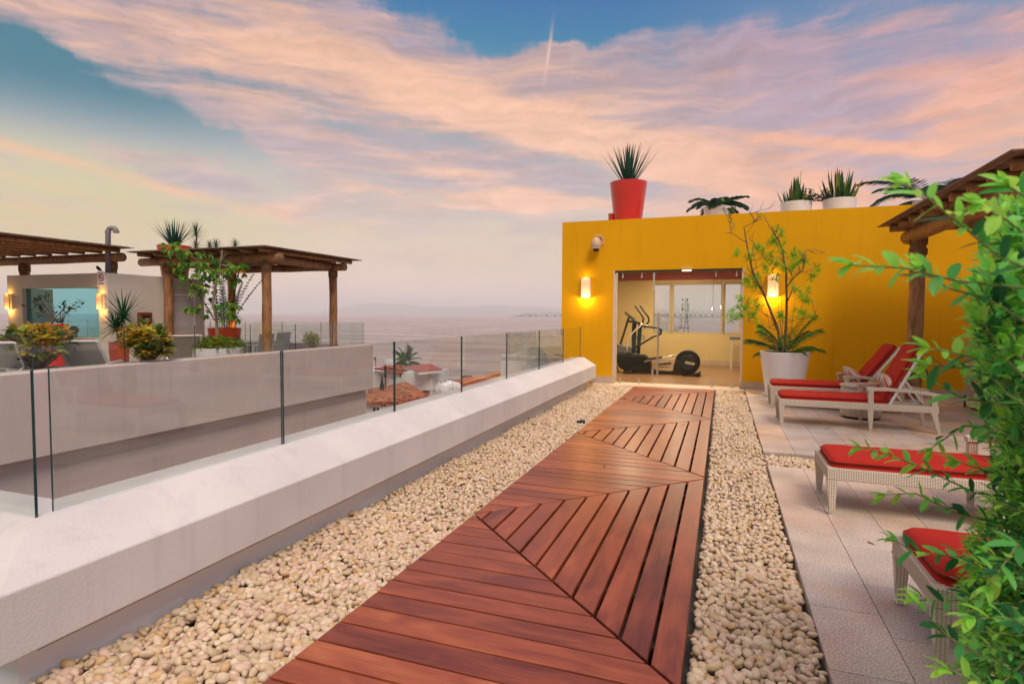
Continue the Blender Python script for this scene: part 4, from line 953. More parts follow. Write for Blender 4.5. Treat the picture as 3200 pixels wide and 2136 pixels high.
tuftpx = [(190,1010),(175,985),(230,1000),(285,930),(300,990),(345,1005),(320,880),(245,915),(260,755),(310,770),(340,800),(360,740),(355,920),(450,510),(470,470),(520,440),(500,540),(600,580),(640,600),(660,640),(610,640),(580,600),(470,640),(440,650),(500,650),(560,690),(740,680),(705,725),(670,840),(690,870),(650,870),(615,970),(660,965),(720,1000),(600,810),(300,580),(220,560),(380,570),(420,595),(345,520),(475,740),(440,690),(520,1010),(505,980),(360,1080),(400,1100),(245,870)]
for (a, b) in tuftpx:
    c = U(*z5(a+random.uniform(-6,6), b+random.uniform(-6,6)), y=PY+random.uniform(-.18,.18))
    for k in range(4): tuft(lf, c+Vector([random.uniform(-.07,.07) for _ in range(3)]), 24, .115, .010, random.choice(TCOL))
for p, d in ends:
    if random.random() < .22: tuft(lf, p, 10, .07, .008, random.choice(TCOL))
wd.build('branches', M_['bark'], t1, smooth=True); lf.build('leaf_tufts', M_['leaf'], t1)
pf = MB(); ps = MB()
for (a, b, L, e) in [(2.9,1.0,.85,.75),(3.3,.7,.8,.6),(2.4,1.0,.8,.9),(.2,.8,1.0,.7),(.0,1.1,1.0,.95),(-.4,.9,.9,.8),(.5,1.15,.9,1.0),(3.7,.9,.8,.85),(4.6,.9,.7,.9),(1.5,1.1,.7,1),(-.9,.6,.7,.7),(5.2,.5,.6,.7),(3.0,.35,.65,.5),(-.15,.5,.75,.5),(.25,.95,.75,.7),(2.75,.6,.9,.6)]:
    frond(pf, pc+Vector((random.uniform(-.08,.08), random.uniform(-.08,.08), .72)), sph(a, b+.12), L*.80, 22, .25, .015, random.choice([(.03,.15,.05),(.06,.22,.04),(.02,.10,.04)]), .85, ps, 48, updroop=.8)
pf.build('palm_leaflets', M_['leaf'], t1); ps.build('palm_stems', mat('palm_stem', (.10,.16,.04), .6), t1)
# --- plants standing on the roof edge of the yellow building
RY = WY+.62
def roofpot(px, rim_y, wpx, hpx, name, label, pm, taper=.78, group=None, y=RY, zb=BT-.10):
    c = U(px, 700, y=y); dep = (c-CAM).dot(_f); r = wpx/2/FOC*dep; top = U(px, rim_y, y=y).z
    base = Vector((c.x, y, zb)); h = top-zb
    return potted(name, base, r, r*taper, h, pm, label, 'potted plant', group), base+Vector((0,0,h-.05)), r
m = MB(); m.box(BX0+.01, BX1-.01, WY+T, WY+3, 3.001, BT-.105); m.build('roof_deck', M_['cream'], yb)
tr, p0, r_ = roofpot(1962, 572, 115, 0, 'potted_agave', 'spiky blue green agave in a tall red pot on the yellow roof edge', M_['red_pot'], .70)
m = MB(); 
for i in range(46):
    a = i*2.39996; t = i/45; e = R(50+38*t+random.uniform(-4,4)); d = sph(a, e); m.leaf(p0+sph(a,0)*.10*(1-t), d, d.cross(Vector((0,0,1))), random.uniform(.80,.93), .062, -.08, 4, .45, spike, rc((.018,.085,.062),.35))
m.build('leaves', M_['leaf_m'], tr)
sp_ = U(1911, 672, y=RY-.05); sm_ = thing('red_pot', (sp_.x, RY-.05, BT-.1), 'small empty red pot beside the agave pot on the yellow roof', 'pot')
m = MB(); pot(m, (sp_.x, RY-.05, BT-.10), .07, .06, U(1911, 668, y=RY-.05).z-BT+.10, .012, 24); m.build('pot', M_['red_pot'], sm_)
def phil(px, rim, w, label, nleaf, L, wide, seedv, spreadx=1.0):
    random.seed(seedv); tr, p0, r_ = roofpot(px, rim, w, 0, 'potted_cycad', label, M_['white_pot'], .85, None)
    lf = MB(); st = MB()
    for i in range(nleaf):
        a = i*2.39996+.3; e = R(random.uniform(5, 60)); frond(lf, p0+Vector((0,0,.05)), sph(a, e), L*random.uniform(.85,1.25), 20, wide*1.2, .036, (.012,.055,.022), random.uniform(.9,1.5), st, 66, fold=.3)
    lf.build('leaflets', M_['leaf_m'], tr); st.build('stems', M_['bark'], tr); return tr
phil(2240, 648, 82, 'dark feathery cycad in a white pot, first to the right of the red agave pot', 14, .55, .15, 5)
phil(2895, 628, 80, 'dark feathery cycad in a white pot at the roof edge behind the right pergola', 20, 1.0, .22, 9)
def sans(px, rim, w, label, seedv, tall):
    random.seed(seedv); tr, p0, r_ = roofpot(px, rim, w, 0, 'potted_snake_plant', label, M_['white_pot'], .88)
    m = MB()
    for i in range(46):
        a = random.uniform(0, 6.28); q = random.uniform(0, r_*.75); e = R(90-q/r_*38+random.uniform(-6,6)); L = random.uniform(.36,.62)*(1.15 if q < r_*.4 else .8)*tall
        m.leaf(p0+sph(a,0)*q, sph(a, e), sph(a+1.57, 0), L, .062, 0, 4, .3, lambda t: (1 if t < .6 else (1-t)/.4)**.6+.02, rc(random.choice([(.05,.13,.03),(.22,.26,.05),(.03,.10,.03)]),.25))
    m.build('leaves', M_['leaf_m'], tr)
    m = MB(); s = MB(); side = 1 if seedv % 2 else -1
    for i in range(16):
        a = random.uniform(-.9,.9)+(0 if side > 0 else math.pi); p = p0+sph(a,0)*r_*.5; d = sph(a, random.uniform(.4,1.1)); q = [p]
        for k in range(5): d = (d+Vector((random.uniform(-.3,.3), random.uniform(-.3,.3), random.uniform(-.2,.15)))).normalized(); q.append(q[-1]+d*.06); 
        s.tube(q, .0035, 4)
        for pp in q[2:]:
            for w_ in range(4): m.leaf(pp, sph(random.uniform(0,6.28), random.uniform(-.2,1)), sph(random.uniform(0,6.28),0), .045, .028, .3, 2, .2, None, rc((.035,.085,.04),.3))
    m.build('jade_leaves', M_['leaf_m'], tr); s.build('jade_stems', M_['bark'], tr); return tr, p0
ta, pa = sans(2486, 634, 92, 'snake plant and jade in a white pot, left of the pair on the yellow roof', 11, .80)
m = MB(); m.tube([pa+Vector((.06,0,.1)), pa+Vector((.07,0,.50)), pa+Vector((.068,0,.66))], .004, 5); m.build('flower_stalk', M_['bark'], ta)
sans(2621, 624, 96, 'taller snake plant in a white pot, right of the pair on the yellow roof', 22, .92)
random.seed(77)

# ================================================================== PERGOLAS
def log(m, a, b, r, n=14):
    a, b = Vector(a), Vector(b); k = 9; P = [a.lerp(b, i/k)+Vector((math.sin(i*1.3)*.004, math.cos(i*.9)*.004, math.sin(i*2.1)*.004)) for i in range(k+1)]; m.tube(P, [r*(1+.03*math.sin(i*1.7)) for i in range(k+1)], n)
def lash(m, c, r, ax):
    c = Vector(c)
    for s in (-1, 1):
        for o in (-.03, .0, .03):
            P = []
            for k in range(17):
                t = 2*math.pi*k/16; 
                q = Vector((math.cos(t), math.sin(t), 0))*(r*1.09)+Vector((0,0,1))*(s*r*.95*math.cos(t+.78)+o-.08) if ax == 'x' else Vector((math.cos(t), math.sin(t), 0))*(r*1.09)+Vector((0,0,1))*(s*r*.95*math.sin(t+.78)+o-.08)
                P.append(c+q)
            m.tube(P, .011, 5, cap=False)
def slats(m, x0, x1, y0, y1, z, along='y', p=.034):
    a0, a1 = (x0, x1) if along == 'y' else (y0, y1); v = a0
    while v < a1:
        w = p*random.uniform(.80,.95); zz_ = z+random.uniform(-.004,.004); e0, e1 = random.uniform(-.05,.03), random.uniform(-.03,.05)
        if along == 'y': m.box(v, v+w, y0+e0, y1+e1, zz_, zz_+.014)
        else: m.box(x0+e0, x1+e1, v, v+w, zz_, zz_+.014)
        v += p
def pergola(name, posts, zb, br, pr, roof, rafter_axis, label, beams, rz, nr, rr=.055, slatalong='y'):
    t = thing(name, (posts[0][0], posts[0][1], 0), label, 'pergola')
    for (x, y) in posts:
        m = MB(); log(m, (x, y, 0), (x, y, zb-br*.6), pr, 18); po = m.build('post', M_['log'], t, smooth=True)
        m = MB(); lash(m, (x, y, zb-br), pr, 'x'); m.build('lashing', M_['rope'], po, smooth=True)
    for a, b in beams: m = MB(); log(m, (a[0], a[1], zb), (b[0], b[1], zb), br, 18); m.build('beam', M_['log'], t, smooth=True)
    x0, x1, y0, y1 = roof; zr_ = zb+br+rr
    for i in range(nr):
        k = (i+.5)/nr; m = MB()
        if rafter_axis == 'x': y = y0+(y1-y0)*k; log(m, (x0+.12, y, zr_), (x1-.12, y, zr_), rr, 12)
        else: x = x0+(x1-x0)*k; log(m, (x, y0+.12, zr_), (x, y1-.12, zr_), rr, 12)
        m.build('rafter', M_['log'], t, smooth=True)
    m = MB(); slats(m, x0, x1, y0, y1, zr_+rr+.002, slatalong); m.build('slat_roof', M_['bamboo'], t)
    m = MB(); m.box(x0+.05, x1-.05, y0+.05, y1-.05, zr_+rr+.022, zr_+rr+.032); m.build('roof_mat', M_['bamboo'], t)
    return t
pergola('pergola', [(4.42,10.55),(8.3,10.55),(4.42,6.0),(8.3,6.0)], 2.66, .105, .105, (4.02, 8.6, 6.5, 11.25), 'x', 'brown log pergola with slatted roof over the right loungers', [((4.38,10.95),(4.38,5.2)),((8.3,10.95),(8.3,5.2))], 0, 9, .06, 'y')
# ================================================================== INSIDE THE GYM
EY = 14.3
def E(a, b, y=EY): return U(*zz(a, b), y=y)
def EP(a, b, dy=0): p = E(a, b); return Vector((p.x, EY+dy, p.z))
o0 = E(1200, 1325); et = thing('elliptical_trainer', (o0.x, EY, 0), 'black elliptical trainer with silver arms behind the glass front', 'elliptical trainer')
def prz(pts, y0, y1): m = MB(); m.prism([(E(a,b).x, max(.01, E(a,b).z)) for a, b in pts], 'y', y0, y1); return m
zf = E(1200,1325).z
prz([(790,1322),(1510,1330),(1510,1290),(1200,1275),(1060,1240),(800,1262)], EY-.09, EY+.09).build('base_rail', M_['black'], et, bevel=.006)
prz([(728,1060),(800,1075),(905,1085),(1045,1092),(1110,1160),(1125,1250),(1060,1262),(960,1275),(800,1262),(742,1225),(716,1150)], EY-.20, EY+.20).build('drive_housing', mat('black_green_plastic', (.008,.014,.016), .6, spec=.2), et, bevel=.03, segs=3)
prz([(722,960),(868,1002),(900,1078),(800,1073),(722,1058)], EY-.15, EY+.15).build('upper_housing', M_['grey_p'], et, bevel=.02, segs=3)
m = MB(); m.tube([EP(790,1322), EP(730,1290), EP(697,1200), EP(705,1110), EP(725,1060)], .014, 8); m.build('hose', M_['black'], et, smooth=True)
m = MB(); c = E(1550,1178); rr_ = (E(1700,1178).x-E(1400,1178).x)/2
for (y0, y1, r0, r1) in ((EY-.12, EY-.10, rr_*.93, rr_*.99),(EY-.10, EY+.10, rr_*.99, rr_*.99),(EY+.10, EY+.12, rr_*.99, rr_*.93)):
    m.tube([(c.x, y0, c.z), (c.x, y1, c.z)], [r0, r1], 48)
wh = m.build('flywheel_cover', mat('flywheel_black', (.007,.012,.014), .5, spec=.25), et)
m = MB(); m.tube([(c.x, EY-.127, c.z), (c.x, EY-.121, c.z)], [rr_*.60, rr_*.62], 40); m.build('wheel_disc', mat('disc_black', (.014,.024,.026), .3), wh)
m = MB(); pa_ = [E(1528,1162), E(1640,1185), E(1632,1210), E(1522,1188)]; m.prism([(p.x, p.z) for p in pa_][::-1], 'y', EY-.134, EY-.128); pl = m.build('name_plate', mat('plate_silver', (.62,.60,.56), .4), wh)
tcu = bpy.data.curves.new('plate_text', 'FONT'); tcu.body = 'TECHNOGYM'; tcu.size = (pa_[0]-pa_[3]).length*.62; tcu.align_x = 'CENTER'; tcu.align_y = 'CENTER'; tcu.extrude = .0008
to = bpy.data.objects.new('plate_text_tmp', tcu); COL.objects.link(to); bpy.context.view_layer.update()
tm = bpy.data.meshes.new_from_object(to.evaluated_get(bpy.context.evaluated_depsgraph_get())); bpy.data.objects.remove(to)
tob = bpy.data.objects.new('plate_lettering', tm); tm.materials.clear(); tm.materials.append(M_['black']); COL.objects.link(tob); tob.parent = wh
cc = (pa_[0]+pa_[1]+pa_[2]+pa_[3])/4; wtxt = max(v.co.x for v in tm.vertices)-min(v.co.x for v in tm.vertices); sc_ = (pa_[1]-pa_[0]).length*.86/wtxt
an = math.atan2((pa_[1]-pa_[0]).z, (pa_[1]-pa_[0]).x); tob.matrix_local = Matrix.Translation(Vector((cc.x, EY-.1355, cc.z))-Vector((o0.x, EY, 0))) @ Matrix.Rotation(-an, 4, 'Y') @ Matrix.Rotation(R(90), 4, 'X') @ Matrix.Scale(sc_, 4)
prz([(1375,1290),(1400,1170),(1450,1150),(1500,1320),(1370,1322)], EY-.13, EY+.13).build('wheel_stand', M_['black'], et, bevel=.01)
prz([(1480,1345),(1500,1325),(1640,1318),(1700,1292),(1702,1340),(1660,1352)], EY-.30, EY+.30).build('rear_foot', M_['black'], et, bevel=.02, segs=2)
prz([(790,1290),(905,1262),(915,1320),(800,1326)], EY-.30, EY+.30).build('front_foot', M_['black'], et, bevel=.02, segs=2)
m = MB(); m.bar(EP(755,965), EP(852,650), .05, .05); m.build('mast', M_['black'], et, bevel=.008)
m = MB(); m.bar(EP(908,1075,.04), EP(915,720,.04), .09, .10); m.bar(EP(960,1080,.04), EP(985,735,.04), .07, .09); m.build('column', mat('dark_teal_metal', (.01,.025,.025), .5, spec=.2), et, bevel=.01)
m = MB(); m.bar(EP(815,590), EP(940,705), .34, .035); m.build('console', M_['black'], et, bevel=.01)
m = MB(); m.bar(EP(822,583), EP(925,668), .26, .012); m.build('screen', mat('console_screen', (.10,.07,.03), .15), et)
m = MB(); m.bar(EP(835,690), EP(1010,725), .05, .05); m.build('cross_tube', M_['black'], et, bevel=.01)
for dy in (-.22, .22):
    sft = 0 if dy < 0 else 0
    pts = [(850,1045),(852,990),(868,910),(905,840),(955,790),(1005,750),(1028,705)] if dy < 0 else [(885,1050),(890,1000),(905,930),(945,860),(1000,800),(1045,760),(1060,735)]
    m = MB(); m.tube([EP(a, b, dy) for a, b in pts], .020, 10); m.build('moving_arm', M_['alu'], et, smooth=True)
    pts = [(1028,715),(1040,665),(1020,625),(985,575),(940,512)] if dy < 0 else [(1050,735),(1080,690),(1070,645),(1030,590),(970,512)]
    m = MB(); m.tube([EP(a, b, dy) for a, b in pts], .022, 10); m.build('hand_grip', M_['black'], et, smooth=True)
    m = MB(); m.tube([EP(905,1020,dy*.8), EP(1140,880,dy*.8), EP(1225,850,dy*.8), EP(1238,800,dy*.8), EP(1200,775,dy*.8), EP(1020,755,dy*.8)], .018, 8); m.build('side_bar', M_['black'], et, smooth=True)
    m = MB(); a = (1130,1130) if dy < 0 else (1215,1215); m.tube([EP(a[0]-80, a[1]+35, dy), EP(1425, 1085 if dy < 0 else 1240, dy)], .014, 8); m.build('pedal_bar', M_['alu'], et, smooth=True)
    m = MB(); m.bar(EP(a[0]-30, a[1], dy), EP(a[0]+130, a[1]-18, dy), .14, .04); m.build('pedal', M_['black'], et, bevel=.01)
m = MB(); m.tube([EP(1000,865), EP(1035,870), EP(1040,900), EP(1000,905)], .012, 8); m.build('bottle_holder', M_['grey_p'], et, smooth=True)
# desk
ds = thing('gym_desk', (E(2110,1200,16.6).x, 16.6, 0), 'grey metal desk at the right end of the gym', 'desk')
xa, xb = E(2045,1000,16.6).x, E(2230,1000,16.6).x; zt__ = E(2100,885,16.6).z
m = MB(); m.box(xa, xb, 16.3, 16.95, zt__-.05, zt__); m.build('desk_top', M_['grey_p'], ds, bevel=.005)
for x in (xa+.02, xb-.06):
    for y in (16.32, 16.88): m = MB(); m.box(x, x+.05, y, y+.05, 0, zt__-.051); m.build('leg', M_['alu'], ds)
for (a, b, nm) in ((1845,550,'left'),(1945,530,'right')):  # added glowing shapes standing in for bluish lamp reflections in the window glass
    p = E(a, b, 16.9); t = thing('lamp_reflection', (p.x, 16.9, p.z), 'glowing bluish stand-in for a lamp reflection in the gym window, %s of two' % nm, 'lamp', 'stand-ins for lamp reflections in the gym window')
    m = MB(); m.tube([(p.x, 16.9, p.z+.01), (p.x, 17.34, 2.655)], .006, 6); m.build('stem', M_['metal'], t)
    m = MB(); m.tube([(p.x, 16.9, p.z+.05), (p.x, 16.89, p.z-.04)], [.03, .045], 14); m.build('housing', M_['alu'], t)
    m = MB(); m.lathe([(0,-.035),(.03,-.02),(.04,.02),(.02,.05),(0,.055)], (p.x, 16.88, p.z-.01), 16, sx=.8, sy=.4); m.build('reflection_glow', mat('cool_reflection', (.8,.85,1), .4, emis=(.62,.66,1), estr=3.5), t, smooth=True)
for i, (x, y) in enumerate([(-.3,13.4),(1.6,13.6),(.6,15.8)]):
    t = thing('ceiling_light', (x, y, 2.64), 'round recessed ceiling light in the gym', 'lamp', 'recessed ceiling lights in the gym')
    m = MB(); m.lathe([(0,0),(.11,0),(.12,.012),(.12,.019)], (x, y, 2.64), 24); m.build('diffuser', mat('ceiling_diffuser', (1,.9,.7), .5, emis=(1,.82,.55), estr=3), t)
    ld = bpy.data.lights.new('ceiling_lamp', 'AREA'); ld.shape = 'DISK'; ld.size = .25; ld.energy = 55; ld.color = (1,.80,.52); lo = bpy.data.objects.new('lamp_light', ld); COL.objects.link(lo); lo.parent = t; lo.location = (0,0,-.02)
# antenna seen through the gym window
dA = 90; 
def AQ(a, b): return U(*zz(a, b), d=dA)
at = thing('antenna_mast', tuple(AQ(1510, 900)), 'mobile phone antenna mast seen through the gym window', 'antenna')
m = MB()
for (a, b) in (((1500,830),(1535,660)),((1535,660),(1545,560)),((1470,660),(1475,800)),((1440,770),(1580,780)),((1470,662),(1560,662)),((1395,770),(1470,770)),((1400,900),(1400,760)),((1560,900),(1545,600)),((1500,900),(1500,820)),((1545,560),(1545,420)),((1520,560),(1525,430)),((1510,700),(1560,700)),((1425,800),(1440,900))): m.tube([AQ(*a), AQ(*b)], .045, 6)
m.build('lattice', M_['black'], at)
for (a, b, w_, h_) in ((1492,430,16,20),(1546,430,16,20),(1488,480,18,75),(1560,480,18,110),(1520,490,14,90),(1560,620,18,70),(1535,545,22,70),(1488,540,14,30)):
    p = AQ(a, b); s = .2639/FOC*dA; m = MB(); m.box(p.x-w_*s/2, p.x+w_*s/2, p.y-.15, p.y+.15, p.z-h_*s, p.z); m.build('antenna_panel', mat('antenna_panel', (.45,.5,.46), .5) if h_ > 40 else M_['black'], at)
bb = thing('flat_block', tuple(U(*zz(1230,850), d=95)), 'pale rooftop block seen through the left gym window', 'building')
for i, (a, b, a2) in enumerate(((1100,625,1200),(1180,690,1300),(1290,770,1420))):
    p, q = U(*zz(a, b), d=95+i*3), U(*zz(a2, b), d=95+i*3); m = MB(); m.box(p.x, q.x, p.y, p.y+6+i, -18, p.z); m.build('storey', M_['cream'], bb)

# ================================================================== THE OPPOSITE TERRACE
def z1(a, b): return (a*.35714, 640+b*.35714)
def z2(a, b): return (420+a*.35714, 640+b*.35714)
TX = -7.50
ob = thing('opposite_building', (TX, 6, -18), 'pale rendered building across the gap with a terrace on top', 'building')
m = MB(); m.box(TX-.42, TX, -5, 13.87, -.67, .555); m.box(-19, TX-.421, 13.55, 13.87, -.67, .555); m.build('parapet', M_['mauve'], ob, bevel=.012)
m = MB(); m.box(-19, TX-.19, -5, 13.80, -18, -.671); m.build('wall', M_['mauve'], ob)
m = MB(); m.box(-19, TX-.421, -5, 13.549, -.25, -.002); m.build('terrace_floor', mat('terrace_tiles', (.42,.36,.32), .6, .1, 2), ob)
g3 = thing('glass_balustrade', (TX-.24, 5, .555), 'clear glass balustrade along the opposite terrace parapet', 'balustrade')
yy = 13.77
while yy > -2: pane(g3, (TX-.24, yy-1.365), (TX-.24, yy), .50, 1.165); yy -= 1.375
g4 = thing('glass_balustrade', (-10, 13.77, .555), 'clear glass balustrade on the sea side of the opposite terrace', 'balustrade')
xx = TX-.26
while xx > -18: pane(g4, (xx-1.365, 13.72), (xx, 13.72), .50, 1.165); xx -= 1.375
KC = CAM+13.0*ray(335, 852); KX, KY, KZ = KC.x, KC.y, KC.z
kw = U(21, 860, y=KY).x; wl_, wr_ = U(68, 900, y=KY).x, U(306, 899, y=KY).x; wt_, wb_ = U(200, 899, y=KY).z, U(310, 1056, y=KY).z
KE = U(637, 878, x=KX).y
kb = thing('rooftop_kiosk', (KX, KY, 0), 'cream flat roofed kiosk with a big window on the opposite terrace', 'kiosk')
m = MB(); T = .22
m.box(kw, wl_, KY, KY+T, 0, KZ); m.box(wr_, KX, KY, KY+T, 0, KZ); m.box(wl_, wr_, KY, KY+T, 0, wb_); m.box(wl_, wr_, KY, KY+T, wt_, KZ); m.box(KX-T, KX, KY+T, KE, 0, KZ)
m.box(wl_-.02, wl_+.12, KY+T, KY+T+.4, 0, wt_)
m.build('wall', M_['cream'], kb, bevel=.006)
m = MB(); m.box(kw-.01, KX-T-.001, KY+T+.001, KE, KZ-.22, KZ-.05); m.build('roof', M_['cream'], kb)
pane(kb, (wl_, KY+.1), (wr_, KY+.1), wb_, wt_, .01, 'window_pane', 'glass_teal')
la, lb_, lt = U(*z1(1470,772), x=KX).y, U(*z1(1700,775), x=KX).y, U(*z1(1470,772), x=KX).z
m = MB(); m.box(KX+.001, KX+.03, la, la+.06, .02, lt); m.box(KX+.001, KX+.03, lb_-.06, lb_, .02, lt); m.box(KX+.001, KX+.03, la+.06, lb_-.06, lt-.06, lt)
ld_ = m.build('louvre_door', mat('pale_lilac_paint', (.85,.79,.80), .5), kb)
m = MB(); z_ = .05
while z_ < lt-.08: m.bar((KX+.018, la+.06, z_), (KX+.018, lb_-.06, z_), .03, .006, up=(.7,0,.7)); z_ += .042
m.build('louvre_slats', bpy.data.materials['pale_lilac_paint'], ld_)
for a in (32, 320):
    pz0, pz1 = U(a, 966, y=KY).z, U(a, 918, y=KY).z
    wall_lamp(U(a, 940, y=KY).x, KY, pz0, pz1, 'lit wall lamp on the kiosk, %s of its big window' % ('left' if a == 32 else 'right'), w=.19, d=.08, power=4, top=.35, lc=(1,.50,.10), sc_=(1,.56,.14))
fc = thing('extinguisher_cabinet', tuple(U(*z1(1250,1070), x=KX)), 'dark red extinguisher cabinet on the kiosk wall', 'cabinet')
ca, cb2, ct, cbm = U(*z1(1197,940), x=KX).y, U(*z1(1307,940), x=KX).y, U(*z1(1250,940), x=KX).z, U(*z1(1250,1070), x=KX).z
m = MB(); m.box(KX+.001, KX+.10, ca, cb2, cbm-.15, ct); m.build('case', mat('maroon_metal', (.20,.02,.02), .45), fc, bevel=.008)
m = MB(); m.box(KX+.101, KX+.106, ca+.06, cb2-.06, cbm-.09, ct-.06); m.build('window', M_['black'], fc)
m = MB(); m.tube([(KX+.112, (ca+cb2)/2, cbm-.07), (KX+.112, (ca+cb2)/2, ct-.14)], [.05,.045], 12); m.build('extinguisher', mat('ext_red', (.45,.02,.02), .4), fc, smooth=True)
sp = U(*z1(890,650), y=KY); sg = thing('no_smoking_sign', tuple(sp), 'small white no smoking sign above the right kiosk lamp', 'sign')
m = MB(); m.box(sp.x-.13, sp.x+.13, KY-.012, KY-.002, sp.z-.17, sp.z+.17); m.build('plate', M_['white_pot'], sg)
def ring(m, c, r0, r1, y, n=28, axis='y'):
    vs = []; 
    for k in range(n): a = 2*math.pi*k/n; vs += [(c[0]+r0*math.cos(a), y, c[2]+r0*math.sin(a)), (c[0]+r1*math.cos(a), y, c[2]+r1*math.sin(a))]
    m.add(vs, [(2*k, 2*((k+1)%n), 2*((k+1)%n)+1, 2*k+1) for k in range(n)])
m = MB(); c_ = (sp.x, 0, sp.z+.03); ring(m, c_, .068, .088, KY-.014); m.bar((sp.x-.055, KY-.0145, sp.z+.085), (sp.x+.055, KY-.0145, sp.z-.025), .002, .018, up=(0,0,1)); m.build('ban_ring', mat('sign_red', (.45,.02,.02), .5), sg)
m = MB(); m.box(sp.x-.05, sp.x+.035, KY-.0135, KY-.0125, sp.z+.02, sp.z+.036); m.box(sp.x-.09, sp.x+.09, KY-.0135, KY-.0125, sp.z-.11, sp.z-.09); m.build('sign_print', M_['black'], sg)
bp_ = U(*z1(868,592), y=KY+.1); bd = thing('bird', (bp_.x, KY+.1, KZ), 'small dark bird perched on the kiosk roof edge', 'bird')
m = MB(); b0 = Vector((bp_.x, KY+.1, KZ)); m.tube([b0+Vector((.10,0,.05)), b0+Vector((.05,0,.075)), b0+Vector((0,0,.10)), b0+Vector((-.04,0,.13)), b0+Vector((-.06,0,.155)), b0+Vector((-.085,0,.155)), b0+Vector((-.105,0,.15))], [.006,.02,.036,.034,.022,.016,.003], 10)
m.tube([b0+Vector((0,.012,.07)), b0+Vector((0,.012,0))], .003, 5); m.tube([b0+Vector((0,-.012,.07)), b0+Vector((0,-.012,0))], .003, 5); m.build('body', M_['black'], bd, smooth=True)
pv = CAM+13.2*ray(*z1(950,600)); vp = thing('vent_pipe', (pv.x, pv.y, KZ-.2), 'grey hooked vent pipe rising beside the kiosk roof', 'pipe')
pt = lambda a, b: CAM+13.2*ray(*z1(a, b))
m = MB(); q0 = pt(945, 600); m.tube([q0, pt(945,230), pt(955,210), pt(975,203), pt(1000,205), pt(1012,218), pt(1018,240)], .055, 14); m.build('pipe', mat('grey_pvc', (.22,.21,.22), .5), vp, smooth=True)
m = MB(); m.tube([pt(1016,228), pt(1018,243)], .064, 14); m.tube([pt(945,245), pt(945,228)], .062, 14); m.build('collar', bpy.data.materials['grey_pvc'], vp)
# pergolas over there
pergola('pergola', [(-11.20,10.6),(-8.17,10.6),(-8.35,13.25),(-11.9,13.25)], 2.66, .10, .105, (-12.0,-7.75,10.12,13.72), 'y', 'log pergola on four posts at the seaward end of the opposite terrace', [((-12.1,10.6),(-7.75,10.6)),((-12.1,13.25),(-7.95,13.25)),((-11.20,10.72),(-11.85,13.1)),((-8.17,10.72),(-8.35,13.1))], 0, 8, .05, 'x')
pergola('pergola', [(-14.57,9.44),(-11.59,9.48),(-14.6,4.4),(-11.6,4.4)], 2.66, .10, .105, (-16.2,-11.02,3.6,9.58), 'y', 'log pergola with a wide slatted roof above the kiosk front', [((-15.9,9.46),(-11.2,9.46)),((-15.9,4.4),(-11.2,4.4))], 0, 9, .05, 'x')
# uplight at the foot of the back post
ul = thing('garden_uplight', (-11.72, 12.98, 0), 'small uplight making the back pergola post glow orange', 'lamp')
m = MB(); m.lathe([(0,0),(.05,0),(.06,.08),(.045,.10),(0,.09)], (-11.72, 12.98, 0), 16); m.build('housing', M_['black'], ul)
ld = bpy.data.lights.new('uplight', 'SPOT'); ld.energy = 420; ld.color = (1,.50,.10); ld.spot_size = R(34); ld.spot_blend = .6; ld.shadow_soft_size = .03
lo = bpy.data.objects.new('lamp_light', ld); COL.objects.link(lo); lo.parent = ul; lo.location = (0,0,.13); lo.rotation_euler = Vector((-.20,.27,2.1)).to_track_quat('-Z','Y').to_euler()
# plants there
def gpot(px, py, wpx, hpx, dep, name, pm, label, taper=.75, cat='potted plant'):
    """pot with its rim centre seen at px,py, wpx wide, at depth dep, standing on the terrace floor"""
    c = CAM+dep*ray(px, py); r = wpx/2/FOC*dep; base = Vector((c.x, c.y, 0)); h = c.z
    return potted(name, base, r, r*taper, h, pm, label, cat), Vector((c.x, c.y, h-.04)), r
def croton(px, py, wpx, dep, n, label, seed, potpy, potw, hgt):
    random.seed(seed); t, p0, r = gpot(px, potpy, potw, 0, dep, 'potted_croton', M_['white_pot'], label)
    lf = MB(); st = MB(); c = CAM+dep*ray(px, py); W2 = wpx/2/FOC*dep; H2 = hgt/2/FOC*dep
    for i in range(n):
        th, ph = random.uniform(0, 6.28), math.acos(random.uniform(-1, 1)); k = random.uniform(.45, 1)
        q = Vector((c.x+W2*k*math.sin(ph)*math.cos(th), c.y+W2*.8*k*math.sin(ph)*math.sin(th), c.z+H2*k*math.cos(ph)))
        st.tube([p0, p0.lerp(q, .5)+Vector((0,0,-.04)), q], [.012,.008,.004], 4)
        out = (q-c).normalized(); young = random.random() < (.38+.3*out.z)
        col = random.choice([(.66,.54,.06),(.64,.44,.06),(.54,.52,.08),(.62,.36,.07)]) if young else random.choice([(.06,.16,.02),(.12,.20,.03),(.03,.10,.03),(.28,.28,.04)])
        for j in range(7):
            a = j*2.4+random.uniform(0,1); d = (sph(a, R(random.uniform(5,65)))+out*.6).normalized(); L = random.uniform(.13,.21)
            m_c = rc(col, .3); lf.leaf(q, d, d.cross(Vector((0,0,1))), L, L*.52, .6, 4, .25, None, m_c)
    lf.build('leaves', M_['leaf'], t); st.build('stems', M_['bark_l'], t)
croton(118, 1076, 205, 9.4, 92, 'large yellow and green croton in a white pot, left of the pair', 3, 1150, 150, 108)
croton(462, 1068, 155, 10.2, 76, 'orange tinged croton in a white pot, right of the pair', 4, 1130, 120, 110)
